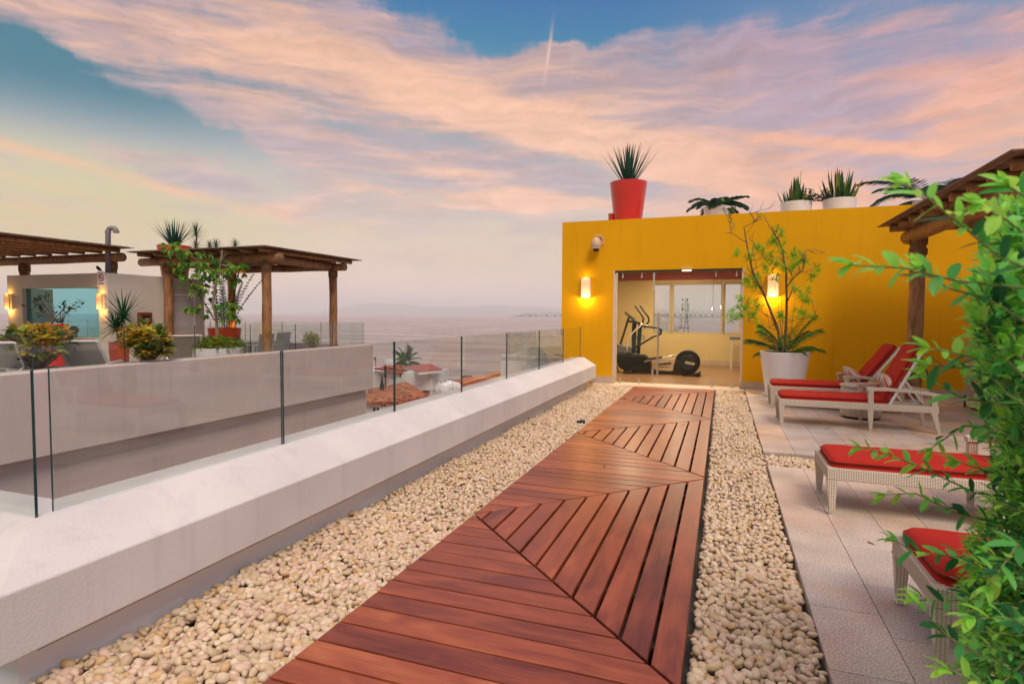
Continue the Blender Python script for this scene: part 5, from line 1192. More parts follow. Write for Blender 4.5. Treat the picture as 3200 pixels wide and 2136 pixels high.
# two headed dracaena in a brick red pot
random.seed(12)
t, p0, r = gpot(372, 1068, 56, 0, 10.9, 'potted_dracaena', M_['terra'], 'two headed dracaena in a brick red pot at the kiosk corner')
lf = MB(); st = MB()
for (a, b, L) in ((1080,985,.62),(1020,1090,.50)):
    c = CAM+10.9*ray(*z1(a, b)); st.tube([p0, p0.lerp(c, .5), c], .022, 7)
    for i in range(75): a_ = i*2.39996; e = R(-25+100*(i/75)); d = sph(a_, e); lf.leaf(c, d, d.cross(Vector((0,0,1))), L*random.uniform(.8,1.05), .034, .25, 3, .3, spike, rc((.02,.10,.035),.35))
lf.build('leaves', M_['leaf'], t); st.build('trunk', M_['bark_l'], t)
# sparse shrub in the red pot before the kiosk window
t, p0, r = gpot(174, 1012, 68, 0, 11.8, 'potted_shrub', M_['red_pot'], 'sparse dark shrub in a red pot in front of the kiosk window')
lf = MB(); st = MB()
for pl_ in ([(480,1030),(470,950),(455,860),(460,775)],[(480,1030),(410,930),(350,860),(290,820)],[(480,1030),(400,960),(320,910),(245,885)],[(520,1030),(560,940),(620,880),(665,845)],[(520,1030),(580,950),(660,910),(725,890)],[(480,1030),(440,900),(380,830),(370,800)],[(500,1030),(540,900),(600,850)],[(490,1030),(500,940),(520,880)]):
    Q = [CAM+11.8*ray(*z1(a, b))+Vector((0, random.uniform(-.12,.12), 0)) for a, b in pl_]; st.tube(Q, [.012,.009,.006,.004][:len(Q)], 5)
    for i in range(len(Q)-1):
        for k in range(9):
            p = Q[i].lerp(Q[i+1], random.random())+Vector([random.uniform(-.05,.05) for _ in range(3)])
            if i == 0 and random.random() < .7: continue
            d = sph(random.uniform(0,6.28), random.uniform(-.3,1.2)); lf.leaf(p, d, sph(random.uniform(0,6.28),0), .085, .04, .4, 2, .2, None, rc((.015,.05,.02),.3))
lf.build('leaves', M_['leaf_m'], t); st.build('branches', M_['bark'], t)
# leafy tree and ground cover in the white planter
random.seed(31); WD = (U(690,1085,x=-8.75)-CAM).dot(_f)
t, p0, r = gpot(680, 1085, 150, 0, WD, 'potted_leafy_tree', M_['white_pot'], 'tall leafy tree with low ground cover in a wide white planter', .85, 'potted tree')
lf = MB(); st = MB(); gc = MB()
def LP(a, b, s=.25): return CAM+WD*ray(*z2(a, b))+Vector((random.uniform(-s,s)*.4, random.uniform(-s,s), 0))
for pl_, r0, r1 in ([[(740,1150),(715,1000),(700,860),(700,740),(740,600),(765,480),(772,395)],.035,.016],[[(700,740),(640,690),(560,600),(480,560)],.014,.005],[[(712,880),(620,860),(570,700),(500,640)],.012,.004],[[(735,620),(660,560),(560,480),(440,430),(360,350)],.014,.004],[[(715,960),(600,900),(520,880)],.009,.003],[[(720,1000),(640,1000),(600,880),(560,780)],.008,.003],[[(740,700),(830,640),(900,560),(960,540)],.012,.004],[[(740,1100),(820,950),(860,860)],.009,.004],[[(765,480),(800,420)],.012,.006],[[(770,440),(750,400)],.010,.006]):
    st.tube([LP(a, b, .04) for a, b in pl_], [r0+(r1-r0)*i/(len(pl_)-1) for i in range(len(pl_))], 7)
TL = [(345,325),(330,380),(310,420),(360,360),(400,350),(420,390),(450,430),(480,470),(500,410),(540,430),(380,500),(410,520),(440,560),(470,510),(520,520),(560,540),(600,500),(600,430),(390,560),(420,600),(470,600),(500,640),(550,600),(600,600),(640,560),(690,520),(730,520),(700,480),(640,620),(500,710),(540,740),(560,700),(600,690),(580,780),(600,800),(620,740),(520,890),(560,900),(500,905),(590,930),(620,970),(820,530),(860,510),(900,530),(940,520),(980,540),(840,560),(880,560),(800,600),(830,640),(780,660),(900,590),(850,680),(800,860),(830,900),(860,920),(820,960),(870,960),(840,1010),(780,930),(760,880),(740,860),(690,880),(660,640),(620,640),(700,600),(860,880),(900,900),(780,570),(720,560),(660,500)]
for (a, b) in TL:
    for rep in range(2):
        c = LP(a+random.uniform(-14,14), b+random.uniform(-12,12), .28); st.tube([c, c+Vector((random.uniform(-.1,.1), 0, -.12))], .003, 4)
        col = random.choice([(.20,.42,.04),(.14,.36,.04),(.30,.46,.06),(.08,.24,.04)])
        for j in range(9): a_ = j*.7+random.uniform(0,.5); d = sph(a_, R(random.uniform(-65,30))); L = random.uniform(.09,.16); lf.leaf(c, d, d.cross(Vector((0,0,1))), L, L*.38, .7, 3, .2, None, rc(col,.25))
for i in range(900):
    a_ = random.uniform(0,6.28); q = r*1.02*math.sqrt(random.random()); z_ = .10*(1-(q/r)**2)+random.uniform(0,.18); p = p0+sph(a_,0)*q+Vector((0,0,z_))
    d = sph(random.uniform(0,6.28), random.uniform(-.3,1.2)); gc.leaf(p, d, sph(random.uniform(0,6.28),0), .085, .05, .5, 2, .2, None, rc(random.choice([(.08,.24,.03),(.20,.40,.04),(.42,.46,.05),(.04,.16,.03)]),.3))
lf.build('leaves', M_['leaf'], t); st.build('branches', M_['bark_l'], t); gc.build('ground_cover', M_['leaf'], t)
# clumping bamboo palm in the red pot behind it
random.seed(8)
t, p0, r = gpot(702, 1024, 96, 0, (U(702,1024,x=-10.6)-CAM).dot(_f), 'potted_shrub', M_['red_pot'], 'tall clump of thin leafy stems in a red pot behind the leafy tree')
lf = MB(); st = MB()
for i in range(20):
    a_ = random.uniform(-.9,.9)+(3.14 if i % 3 == 0 else 0); e = random.uniform(1.15,1.5); frond(lf, p0+sph(a_,0)*random.uniform(0,.18), sph(a_, e), random.uniform(1.2,1.8), 18, .13, .045, (.05,.18,.05), random.uniform(.3,.6), st, 62)
lf.build('leaflets', M_['leaf'], t); st.build('stems', M_['bark'], t)
# small yellow bush
YD = (U(975,1095,x=-8.5)-CAM).dot(_f)
random.seed(9)
t, p0, r = gpot(975, 1095, 46, 0, YD, 'potted_bush', M_['white_pot'], 'small yellow flowering bush by the front post of the seaward pergola')
lf = MB(); st = MB(); cen = CAM+YD*ray(*z2(1550,1180))
for i in range(420):
    v = Vector([random.gauss(0,1) for _ in range(3)]).normalized()*random.uniform(.3,1); p = cen+Vector((v.x*.24, v.y*.24, v.z*.23)); d = sph(random.uniform(0,6.28), random.uniform(-.5,1.2))
    lf.leaf(p, d, sph(random.uniform(0,6.28),0), .07, .04, .4, 2, .2, None, rc(random.choice([(.55,.50,.08),(.42,.44,.06),(.25,.34,.05)]),.3))
    if i % 12 == 0: st.tube([p0, p], .004, 4)
lf.build('leaves', M_['leaf'], t); st.build('twigs', M_['bark_l'], t)
# pots on the kiosk roof
def kp(px, y): return U(px, 860, y=y)
random.seed(14)
cR = U(545, 768.6, x=KX-.55); rR = 98/2/FOC*(cR-CAM).dot(_f)
t = potted('potted_agave', (cR.x, cR.y, KZ-.05), rR, rR*.72, cR.z-KZ+.05, M_['red_pot'], 'blue green agave in a red pot on the kiosk roof'); m = MB()
for i in range(40):
    a = i*2.39996; e = R(38+48*i/39+random.uniform(-4,4)); d = sph(a, e); m.leaf(cR+sph(a,0)*.08, d, d.cross(Vector((0,0,1))), random.uniform(.62,.78), .055, -.05, 4, .45, spike, rc((.018,.075,.055),.35))
m.build('leaves', M_['leaf_m'], t)
for i, (a, b, h_, lab) in enumerate(((540,255,.55,'taller spiky yucca on a thin trunk behind the red agave pot'),(540,370,.0,'low spiky yucca at the foot of the taller one'),(715,370,.0,'small spiky yucca behind the pergola roof, middle'),(660,380,0,'small spiky yucca behind the pergola roof, left'),(882,362,.0,'small spiky yucca behind the pergola roof, right'))):
    c = CAM+(13.4+.5*i)*ray(*z2(a, b)); zb_ = KZ-.05; t = thing('yucca', (c.x, c.y, zb_), lab, 'yucca', 'spiky yuccas on the kiosk roof')
    m = MB(); L = (.36 if i == 0 else .26)
    for k in range(55): a_ = k*2.39996; e = R(-35+120*k/55); d = sph(a_, e); m.leaf(c, d, d.cross(Vector((0,0,1))), L*random.uniform(.85,1.05), .022, .1, 3, .3, spike, rc((.03,.09,.03),.3))
    m.build('leaves', M_['leaf'], t); m = MB(); m.tube([(c.x, c.y, zb_), (c.x+.02, c.y, (zb_+c.z)/2), c], .018, 6); m.build('trunk', M_['bark'], t)
m = MB(); x_, y_ = (U(660,860,y=14.3).x, 14.3); 
# sling loungers
def sling(loc, rz, label, pad):
    t = thing('sling_lounger', (0,0,0), label, 'sun lounger', 'grey sling loungers on the opposite terrace'); ORG[t.name] = Vector((0,0,0)); A = R(52)
    m = MB()
    for y in (0, .62): m.bar((0,y,.32),(1.25,y,.32),.035,.045); m.bar((1.2,y,.32),(1.2+.78*math.cos(A),y,.32+.78*math.sin(A)),.035,.03)
    m.bar((1.2+.78*math.cos(A),0,.32+.78*math.sin(A)),(1.2+.78*math.cos(A),.62,.32+.78*math.sin(A)),.035,.03); m.bar((0,0,.32),(0,.62,.32),.035,.045); m.bar((1.15,.0,.32),(1.9,.0,.30),.03,.03); m.bar((1.15,.62,.32),(1.9,.62,.30),.03,.03)
    m.build('frame', M_['white_pot'], t, bevel=.004)
    for y in (0, .62):
        m = MB(); m.tube([(.75,y,.32),(.80,y,.50),(.95,y,.55),(1.35,y,.54),(1.62,y,.46),(1.75,y,.31)], .02, 8); m.build('armrest', M_['white_pot'], t, smooth=True)
        for x in (.05, 1.7): m = MB(); m.bar((x,y,0),(x,y,.30),.035,.035); m.build('leg', M_['white_pot'], t)
    m = MB(); m.box(.04,1.2,.02,.60,.33,.337); m.build('seat_sling', M_['sling'], t)
    m = MB(); a, b = Vector((1.22,.31,.345)), Vector((1.2+.76*math.cos(A),.31,.32+.76*math.sin(A))); m.bar(a, b, .58, .008, up=(-math.sin(A),0,math.cos(A))); m.build('back_sling', M_['sling'], t)
    m = MB(); off = Vector((-math.sin(A),0,math.cos(A)))*.045
    m.bar(a+off, b+off, .54, .06, up=(-math.sin(A),0,math.cos(A))); m.box(.1,1.18,.04,.58,.338,.39); m.build('pad', M_['fabric_red'], t, bevel=.02, segs=2)
    t.location = loc; t.rotation_euler[2] = rz; return t
b1 = U(*z1(790,1385), z=.42, ); q1 = CAM+9.9*ray(*z1(790,1390)); a1 = R(-62)
def place(q, rz, back=1.3): return (q.x-math.cos(rz)*back+math.sin(rz)*.31, q.y-math.sin(rz)*back-math.cos(rz)*.31, 0)
sling(place(q1, a1), a1, 'grey sling lounger with its back to us between the two crotons', 1)
q2 = U(*z1(1600,1330), x=-9.2); a2 = R(-35); sling(place(q2, a2), a2, 'grey sling lounger right of the orange croton', 1)
q3 = CAM+9.2*ray(*z1(20,1400)); a3 = R(-50); sling(place(q3, a3), a3, 'grey sling lounger at the left edge behind the big croton', 1)
# table and chairs under the seaward pergola
tq = U(*z2(1010,1185), x=-9.6); tt = thing('terrace_table', (tq.x, tq.y, 0), 'pale square table under the seaward pergola', 'table')
m = MB(); m.box(tq.x-.5, tq.x+.5, tq.y-.4, tq.y+.4, tq.z-.03, tq.z); m.build('table_top', M_['alu'], tt, bevel=.004)
for sx in (-.44,.44):
    for sy in (-.34,.34): m = MB(); m.bar((tq.x+sx,tq.y+sy,0),(tq.x+sx,tq.y+sy,tq.z-.031),.045,.045); m.build('leg', M_['alu'], tt)
for i, (a, d_, lab) in enumerate(((1060,-9.0,'pale armchair left of the front pergola post'),(1215,-9.3,'pale armchair just right of the front pergola post'))):
    c = U(*z2(a, 1250), x=d_); t = thing('terrace_chair', (c.x, c.y, 0), lab, 'chair', 'pale armchairs at the terrace table')
    m = MB(); m.box(c.x-.26, c.x+.26, c.y-.25, c.y+.25, .40, .44); m.build('seat', M_['sling'], t, bevel=.01)
    m = MB(); m.bar((c.x+.25,c.y,.44),(c.x+.36,c.y,.92),.50,.03,up=(1,0,0)); m.build('backrest', M_['sling'], t, bevel=.01)
    for sx in (-.24,.22):
        for sy in (-.23,.23): m = MB(); m.bar((c.x+sx,c.y+sy,0),(c.x+sx,c.y+sy,.40),.03,.03); m.build('leg', M_['alu'], t)
    for sy in (-.27,.27): m = MB(); m.bar((c.x-.24,c.y+sy,.64),(c.x+.32,c.y+sy,.66),.04,.03); m.bar((c.x-.22,c.y+sy,.40),(c.x-.22,c.y+sy,.63),.03,.03); m.build('armrest', M_['alu'], t)
# somebody sitting beyond the kiosk window
pp = CAM+14.0*ray(*z1(652,1105)); hz_ = pp.z-.02
pn = thing('person', (pp.x, pp.y, 0), 'person with short dark hair seated beyond the kiosk window, facing right', 'person')
hips = Vector((pp.x-.06, pp.y, hz_-.66)); J = {}
me = bpy.data.meshes.new('body'); B = [hips, hips+Vector((.0,0,.24)), hips+Vector((.02,0,.46)), hips+Vector((.03,0,.54)), Vector((pp.x+.005,pp.y,hz_))]
vs = [tuple(p) for p in B]; es = [(0,1),(1,2),(2,3),(3,4)]; rad = [.15,.14,.13,.055,.095]
for s in (-1, 1):
    o = len(vs); vs += [tuple(B[2]+Vector((0,s*.18,-.02))), tuple(B[2]+Vector((.08,s*.21,-.28))), tuple(B[2]+Vector((.30,s*.16,-.36))), tuple(B[2]+Vector((.38,s*.15,-.35)))]; es += [(2,o),(o,o+1),(o+1,o+2),(o+2,o+3)]; rad += [.055,.042,.034,.03]
    o = len(vs); vs += [tuple(hips+Vector((.05,s*.10,-.01))), tuple(hips+Vector((.46,s*.12,.02))), tuple(hips+Vector((.48,s*.12,-.38))), tuple(hips+Vector((.62,s*.12,-.42)))]; es += [(0,o),(o,o+1),(o+1,o+2),(o+2,o+3)]; rad += [.10,.065,.045,.035]
org = ORG[pn.name]; me.from_pydata([tuple(Vector(v)-org) for v in vs], es, []); bo = bpy.data.objects.new('body', me); COL.objects.link(bo); bo.parent = pn
sk = bo.modifiers.new('skin', 'SKIN'); 
for i, sv_ in enumerate(me.skin_vertices[0].data): sv_.radius = (rad[i], rad[i]); sv_.use_root = (i == 0)
ss_ = bo.modifiers.new('sub', 'SUBSURF'); ss_.levels = 2; ss_.render_levels = 2; me.materials.append(mat('skin_tan', (.42,.22,.13), .55))
m = MB(); hc = Vector((pp.x, pp.y, hz_+.025)); m.lathe([(0,.125),(.06,.11),(.095,.06),(.105,0),(.09,-.04),(.0,-.05)], hc-Vector((.018,0,0)), 16); m.build('hair', mat('dark_hair', (.02,.012,.01), .6), pn, smooth=True)
m = MB(); m.lathe([(.0,.50),(.07,.50),(.165,.44),(.175,.25),(.165,.02),(0,.0)], hips+Vector((.01,0,0)), 18, sx=.8, sy=1.1); m.build('shirt', mat('white_shirt', (.6,.6,.6), .9), pn, smooth=True)
ch = thing('terrace_chair', (hips.x, hips.y, 0), 'chair carrying the seated person beyond the kiosk window', 'chair')
m = MB(); m.box(hips.x-.22, hips.x+.28, hips.y-.25, hips.y+.25, hips.z-.17, hips.z-.13); m.build('seat', M_['sling'], ch)
m = MB(); m.bar((hips.x-.23,hips.y,hips.z-.13),(hips.x-.32,hips.y,hips.z+.30),.5,.03,up=(1,0,0)); m.build('backrest', M_['sling'], ch)
for sx in (-.2,.25):
    for sy in (-.23,.23): m = MB(); m.bar((hips.x+sx,hips.y+sy,0),(hips.x+sx,hips.y+sy,hips.z-.17),.03,.03); m.build('leg', M_['alu'], ch)
# ================================================================== THE TOWN BELOW
def t5(a, b): return (1130+a*.21286, 1050+b*.21286)
def T(a, b, d): return U(*t5(a, b), d=d)
def tile_mat():
    m = mat('clay_tiles', (.42,.13,.05), .8); nt = m.node_tree; N = nt.nodes; L = nt.links; b = N['Principled BSDF']
    tc = N.new('ShaderNodeTexCoord'); v = N.new('ShaderNodeTexVoronoi'); v.inputs['Scale'].default_value = 2.6; mp = N.new('ShaderNodeMapping'); mp.inputs['Scale'].default_value = (1,.8,1); L.new(tc.outputs['Object'], mp.inputs[0]); L.new(mp.outputs[0], v.inputs[0])
    r = N.new('ShaderNodeValToRGB'); e = r.color_ramp.elements; e[0].color = (.05,.025,.02,1); e[1].color = (.52,.19,.09,1); e[1].position = .8; a = e.new(.4); a.color = (.32,.10,.045,1)
    sp = N.new('ShaderNodeSeparateXYZ'); L.new(v.outputs['Color'], sp.inputs[0]); L.new(sp.outputs[0], r.inputs[0]); L.new(r.outputs[0], b.inputs['Base Color']); return m
TM = tile_mat(); RM = mat('red_roof_paint', (.36,.09,.07), .7, .15, .4); WM = mat('white_house_wall', (.66,.63,.62), .8, .1, .5); OM = mat('orange_ridge', (.60,.22,.07), .7)
def tiles(m, A, B, C_, D_, n, r=.11, rows=0):
    """rows of barrel tiles over the roof plane A-B (ridge) to D-C (eave)"""
    for i in range(n):
        k = (i+.5)/n; p, q = A.lerp(B, k), D_.lerp(C_, k)
        if (p-q).length < .3: continue
        nr = max(2, int((q-p).length/.42)); pts = []; rad = []
        for j in range(nr):
            pts += [p.lerp(q, j/nr)+Vector((0,0,.16)), p.lerp(q, (j+.97)/nr)+Vector((0,0,.16))]; rad += [r*.82, r*1.05]
        m.tube(pts, [x*random.uniform(.95,1.05) for x in rad], 6, cap=True)
def slabroof(m, P, th):
    n = len(P); vs = [tuple(p) for p in P]+[(p.x,p.y,p.z-th) for p in P]; m.add(vs, [tuple(range(n)), tuple(range(2*n-1,n-1,-1))]+[(i,n+i,n+(i+1)%n,(i+1)%n) for i in range(n)])
# house with the big clay roof in front
h1 = thing('tiled_house', tuple(T(500,1300,82)), 'nearest white house under a wide clay tiled hip roof', 'house')
ap, lf_, rt, nl, nr_ = T(650,690,90), T(60,800,92), T(985,880,84), T(60,985,80), T(560,990,79)
apL = T(80,800,92)
m = MB(); slabroof(m, [ap, nr_, nl, apL], .15); slabroof(m, [ap, rt, nr_], .15); slabroof(m, [ap, apL, T(60,900,105), T(985,900,100), rt], .15); rf_ = m.build('roof', RM, h1)
m = MB(); tiles(m, apL, ap, nr_, nl, 26); tiles(m, ap.lerp(rt,.02), ap.lerp(rt,.98), rt.lerp(nr_,.04), nr_.lerp(ap,.03), 18); m.tube([ap+Vector((0,0,.1)), nr_+Vector((0,0,.1))], .14, 8); m.tube([ap+Vector((0,0,.1)), rt+Vector((0,0,.1))], .14, 8); m.build('clay_tiles', TM, rf_)
m = MB(); x0, x1 = nl.x-3, T(920,950,82).x; y0 = nl.y+.7; m.box(x0, x1, y0, y0+9, -18, nr_.z-.1); m.build('wall', WM, h1)
for (a, b, a2, b2, nm) in ((165,1045,270,1200,'door'),(285,985,365,1030,'window')):
    p, q = U(*t5(a,b), y=y0-.02), U(*t5(a2,b2), y=y0-.02); m = MB(); m.box(p.x, q.x, y0-.06, y0-.005, q.z, p.z); o = m.build(nm, M_['black'], h1)
    m = MB(); 
    for k in (0,.5,1): x = p.x+(q.x-p.x)*k; m.box(x-.05, x+.05, y0-.09, y0-.061, q.z, p.z)
    m.build('frame', WM, o)
# white house with barrel tile roof behind, left
h2 = thing('white_house', tuple(T(400,900,102)), 'white house with a curved gable and small clay roof below the palm', 'house')
m = MB(); a, b = T(175,480,104), T(740,560,102); m.box(T(150,600,103).x-8, T(470,600,103).x, T(300,600,103).y, T(300,600,103).y+8, -18, T(300,520,103).z); m.box(T(470,600,103).x+.01, T(810,600,103).x, T(600,600,100).y, T(600,600,100).y+9, -18, T(600,530,100).z); w = m.build('wall', WM, h2)
m = MB(); P = [T(180,460,103), T(480,440,103), T(600,440,103), T(735,515,100), T(470,520,99.5), T(420,500,99.5), T(320,470,100)]; slabroof(m, P, .3); r_ = m.build('roof', RM, h2)
m = MB(); tiles(m, T(300,455,103), T(600,440,103), T(735,520,99.8), T(400,495,99.8), 20); m.build('clay_tiles', TM, r_)
m = MB(); p, q = T(528,560,99.5), T(552,608,99.5); yq = T(600,600,100).y; m.box(p.x, q.x, yq-.05, yq-.004, q.z, p.z); m.build('window', M_['black'], h2)
# tower house with red hipped roof
h3 = thing('tower_house', tuple(T(900,850,92)), 'tall plain white house with a red hipped roof beside the palm', 'house')
m = MB(); A_, B_ = T(810,540,90), T(1068,540,90); m.box(A_.x, B_.x, A_.y, A_.y+6, T(900,790,90).z, T(900,525,90).z); m.box(A_.x+.3, A_.x+.7, A_.y+.1, A_.y+.5, -18, T(900,790,90).z-.01); m.box(B_.x-.4, B_.x, A_.y+.1, A_.y+.5, -18, T(900,790,90).z-.01); m.box(T(650,700,92).x, A_.x-.01, A_.y+.3, A_.y+6, -18, T(700,520,92).z); m.build('wall', WM, h3)
m = MB(); e1, e2, e3, e4, r1, r2 = T(840,522,87.5), T(1195,487,88.5), T(1020,415,97), T(620,440,98), T(930,405,94), T(1005,403,94)
for q in ([r1, e4, e1],[r1, e1, e2, r2],[r2, e2, e3],[r1, r2, e3, e4]): slabroof(m, q, .1)
m.build('roof', RM, h3)
m = MB(); slabroof(m, [p-Vector((0,0,.11)) for p in (e1, e2, e3, e4)], .35); m.build('fascia', WM, h3)
# long red roofs by the water
h4 = thing('long_roof_building', tuple(T(1700,900,112)), 'long low building with sloping red roof and orange ridge by the sea', 'building')
m = MB(); slabroof(m, [T(1150,675,118), T(1560,600,125), T(2100,540,125), T(2100,760,105), T(1500,790,100), T(1200,780,100)], .3); m.build('roof', RM, h4)
m = MB(); m.tube([T(1490,700,104), T(1600,665,106), T(1900,575,112), T(2150,520,116)], .38, 8); m.build('ridge', OM, h4, smooth=True)
m = MB(); slabroof(m, [T(1540,725,103), T(1900,640,108), T(2150,560,112), T(2150,700,104), T(1560,800,98)], .25); m.build('eave', mat('dark_shingle', (.14,.09,.06), .9, .2, 1), h4)
m = MB(); c0, c1 = T(1250,800,104), T(2100,740,112); m.box(c0.x, c1.x, c0.y+1, c0.y+9, -18, T(1250,800,104).z-.5); m.build('wall', WM, h4)
m = MB(); q = T(1560,600,126); m.box(T(1450,605,126).x, q.x, q.y, q.y+2, q.z-.8, q.z+.2); m.build('roof_hatch', M_['black'], h4)
# rooftop with tanks
h5 = thing('tank_house', tuple(T(1150,850,93)), 'white flat roofed annex carrying the round water tanks', 'building')
m = MB(); c0 = T(960,860,90); m.box(c0.x, T(1335,800,92).x, c0.y, c0.y+6, -18, T(1200,790,92).z); m.build('wall', mat('stained_wall', (.45,.42,.40), .9, .25, .6), h5)
m = MB(); m.bar(T(1070,690,92), T(1170,800,90), .3, .25); m.build('stair_beam', WM, h5)
for i, (a, b) in enumerate(((1110,740),(1160,760),(1225,745),(1290,720),(1345,735),(1395,745))):
    c = T(a, b, 91+.5*i); t = thing('water_tank', (c.x, c.y, c.z-.9), 'white round water tank on the annex roof', 'water tank', 'white water tanks on the annex roof')
    m = MB(); m.lathe([(0,.85),(.12,.85),(.15,.8),(.55,.6),(.75,.3),(.78,-.3),(.7,-.7),(.5,-.85),(0,-.88)], c, 18); m.build('tank', M_['white_pot'], t, smooth=True)
    m = MB(); m.lathe([(0,.95),(.18,.95),(.18,.86),(0,.86)], c, 12); m.build('lid', M_['black'], t)
c = T(1165,700,95); t = thing('air_conditioner', (c.x, c.y, c.z-.7), 'boxy air conditioner unit above the water tanks', 'air conditioner')
m = MB(); m.box(c.x-1.1, c.x+1.1, c.y, c.y+1, c.z-.7, c.z+.7); m.build('case', M_['white_pot'], t, bevel=.05)
m = MB(); m.tube([(c.x, c.y-.06, c.z), (c.x, c.y-.005, c.z)], .5, 20); m.build('fan', M_['black'], t)
c = T(410,415,105); t = thing('roof_tank', (c.x, c.y, c.z-1), 'pale cistern on the white house roof below the palm', 'water tank')
m = MB(); m.lathe([(0,1.0),(1.0,.9),(1.05,-1),(0,-1)], c, 16); m.build('tank', mat('grey_tank', (.5,.5,.5), .7), t, smooth=True)
# street lamps
for (pts, d_, lab) in (([(190,440),(208,440),(206,345),(196,325)], 125, 'tall single street lamp near the water'),):
    P = [T(a, b, d_) for a, b in pts[1:]]; t = thing('street_lamp', (P[0].x, P[0].y, -18), lab, 'street lamp')
    m = MB(); m.tube([Vector((P[0].x, P[0].y, -18))]+P, .07, 6); m.build('pole', M_['black'], t); m = MB(); m.lathe([(0,.25),(.25,.1),(.3,-.15),(0,-.2)], P[-1], 10); m.build('lamp_head', M_['black'], t)
P = [T(298,740,88), T(298,640,88), T(298,565,88)]; t = thing('street_lamp', tuple(P[0]), 'ornate dark street lamp with two curved arms behind the clay roof', 'street lamp')
m = MB(); m.tube([P[0], P[1], P[2]], [.28,.14,.08], 10); m.build('pole', M_['black'], t, smooth=True)
for s, ep in ((-1,(218,505)),(1,(382,530))):
    m = MB(); e_ = T(ep[0], ep[1], 88); m.tube([P[2], P[2].lerp(e_, .45)+Vector((0,0,.0)), e_.lerp(P[2], .12)+Vector((0,0,.08)), e_], .045, 6); m.tube([e_, e_+Vector((s*.25,0,-.05))], .08, 6); m.build('lamp_arm', M_['black'], t, smooth=True)
m = MB(); m.lathe([(0,0),(.34,0),(.30,.7),(.2,.9),(0,.95)], P[0]-Vector((0,0,.4)), 12); m.build('base', M_['black'], t)
P = T(350,600,90); t = thing('road_signal', (P.x, P.y, P.z-4), 'thin dark signal post right of the ornate street lamp', 'signal post'); m = MB(); m.tube([P-Vector((0,0,4)), P+Vector((0,0,2))], .07, 6); m.build('post', M_['black'], t); m = MB(); m.box(P.x-.18, P.x+.18, P.y-.1, P.y+.1, P.z, P.z+1.6); m.build('signal_head', M_['black'], t)
# palm
random.seed(41); c = T(655,400,112); t = thing('palm_tree', (c.x, c.y, -18), 'coconut palm rising behind the white houses', 'palm tree')
m = MB(); m.tube([(c.x-.8, c.y, -18), (c.x-.3, c.y, -12), (c.x, c.y, c.z)], [.25,.2,.16], 10); m.build('trunk', M_['bark_l'], t, smooth=True)
m = MB(); s = MB()
for i in range(26):
    a = i*2.39996; e = R([82,66,50,30,12,-5][i % 6]+random.uniform(-6,6)); frond(m, c, sph(a, e), random.uniform(2.9,3.8), 30, .95, .17, random.choice([(.04,.20,.05),(.07,.26,.06),(.03,.14,.04)]), 1.3, s, 60)
m.build('crown', M_['leaf'], t); s.build('frond_stems', mat('frond_stem', (.12,.16,.04), .6), t)
# more of the town, lower down on both sides
random.seed(51)
for i, (x, y, w, d_, h) in enumerate(((-30,38,9,8,5),(-16,52,8,9,6),(-42,60,10,9,5),(-24,70,11,8,4),(-60,45,9,10,6),(22,60,12,10,7),(40,85,14,10,6),(8,110,12,9,5),(-8,36,8,7,4),(60,60,12,12,8))):
    t = thing('town_house', (x, y, -18), ['low white town house below the terraces with a red roof', 'low cream town house below the terraces with a red roof'][i % 2], 'house', 'low houses below the terraces')
    m = MB(); m.box(x-w/2, x+w/2, y-d_/2, y+d_/2, -18, -18+h); m.build('wall', WM if i % 2 == 0 else M_['cream'], t)
    m = MB(); A_, B_, C2, D2 = Vector((x-w/2-.4,y-d_/2-.4,-18+h)), Vector((x+w/2+.4,y-d_/2-.4,-18+h)), Vector((x+w/2+.4,y+d_/2+.4,-18+h)), Vector((x-w/2-.4,y+d_/2+.4,-18+h)); r1, r2 = Vector((x-w/4,y,-18+h+1.6)), Vector((x+w/4,y,-18+h+1.6))
    m.add([A_,B_,C2,D2,r1,r2], [(0,1,5,4),(1,2,5),(2,3,4,5),(3,0,4),(3,2,1,0)]); m.build('roof', TM, t)
    m = MB()
    for k in (-.25,.25): m.box(x+w*k-.5, x+w*k+.5, y-d_/2-.04, y-d_/2-.005, -18+h-2, -18+h-.8)
    m.build('windows', M_['black'], t)

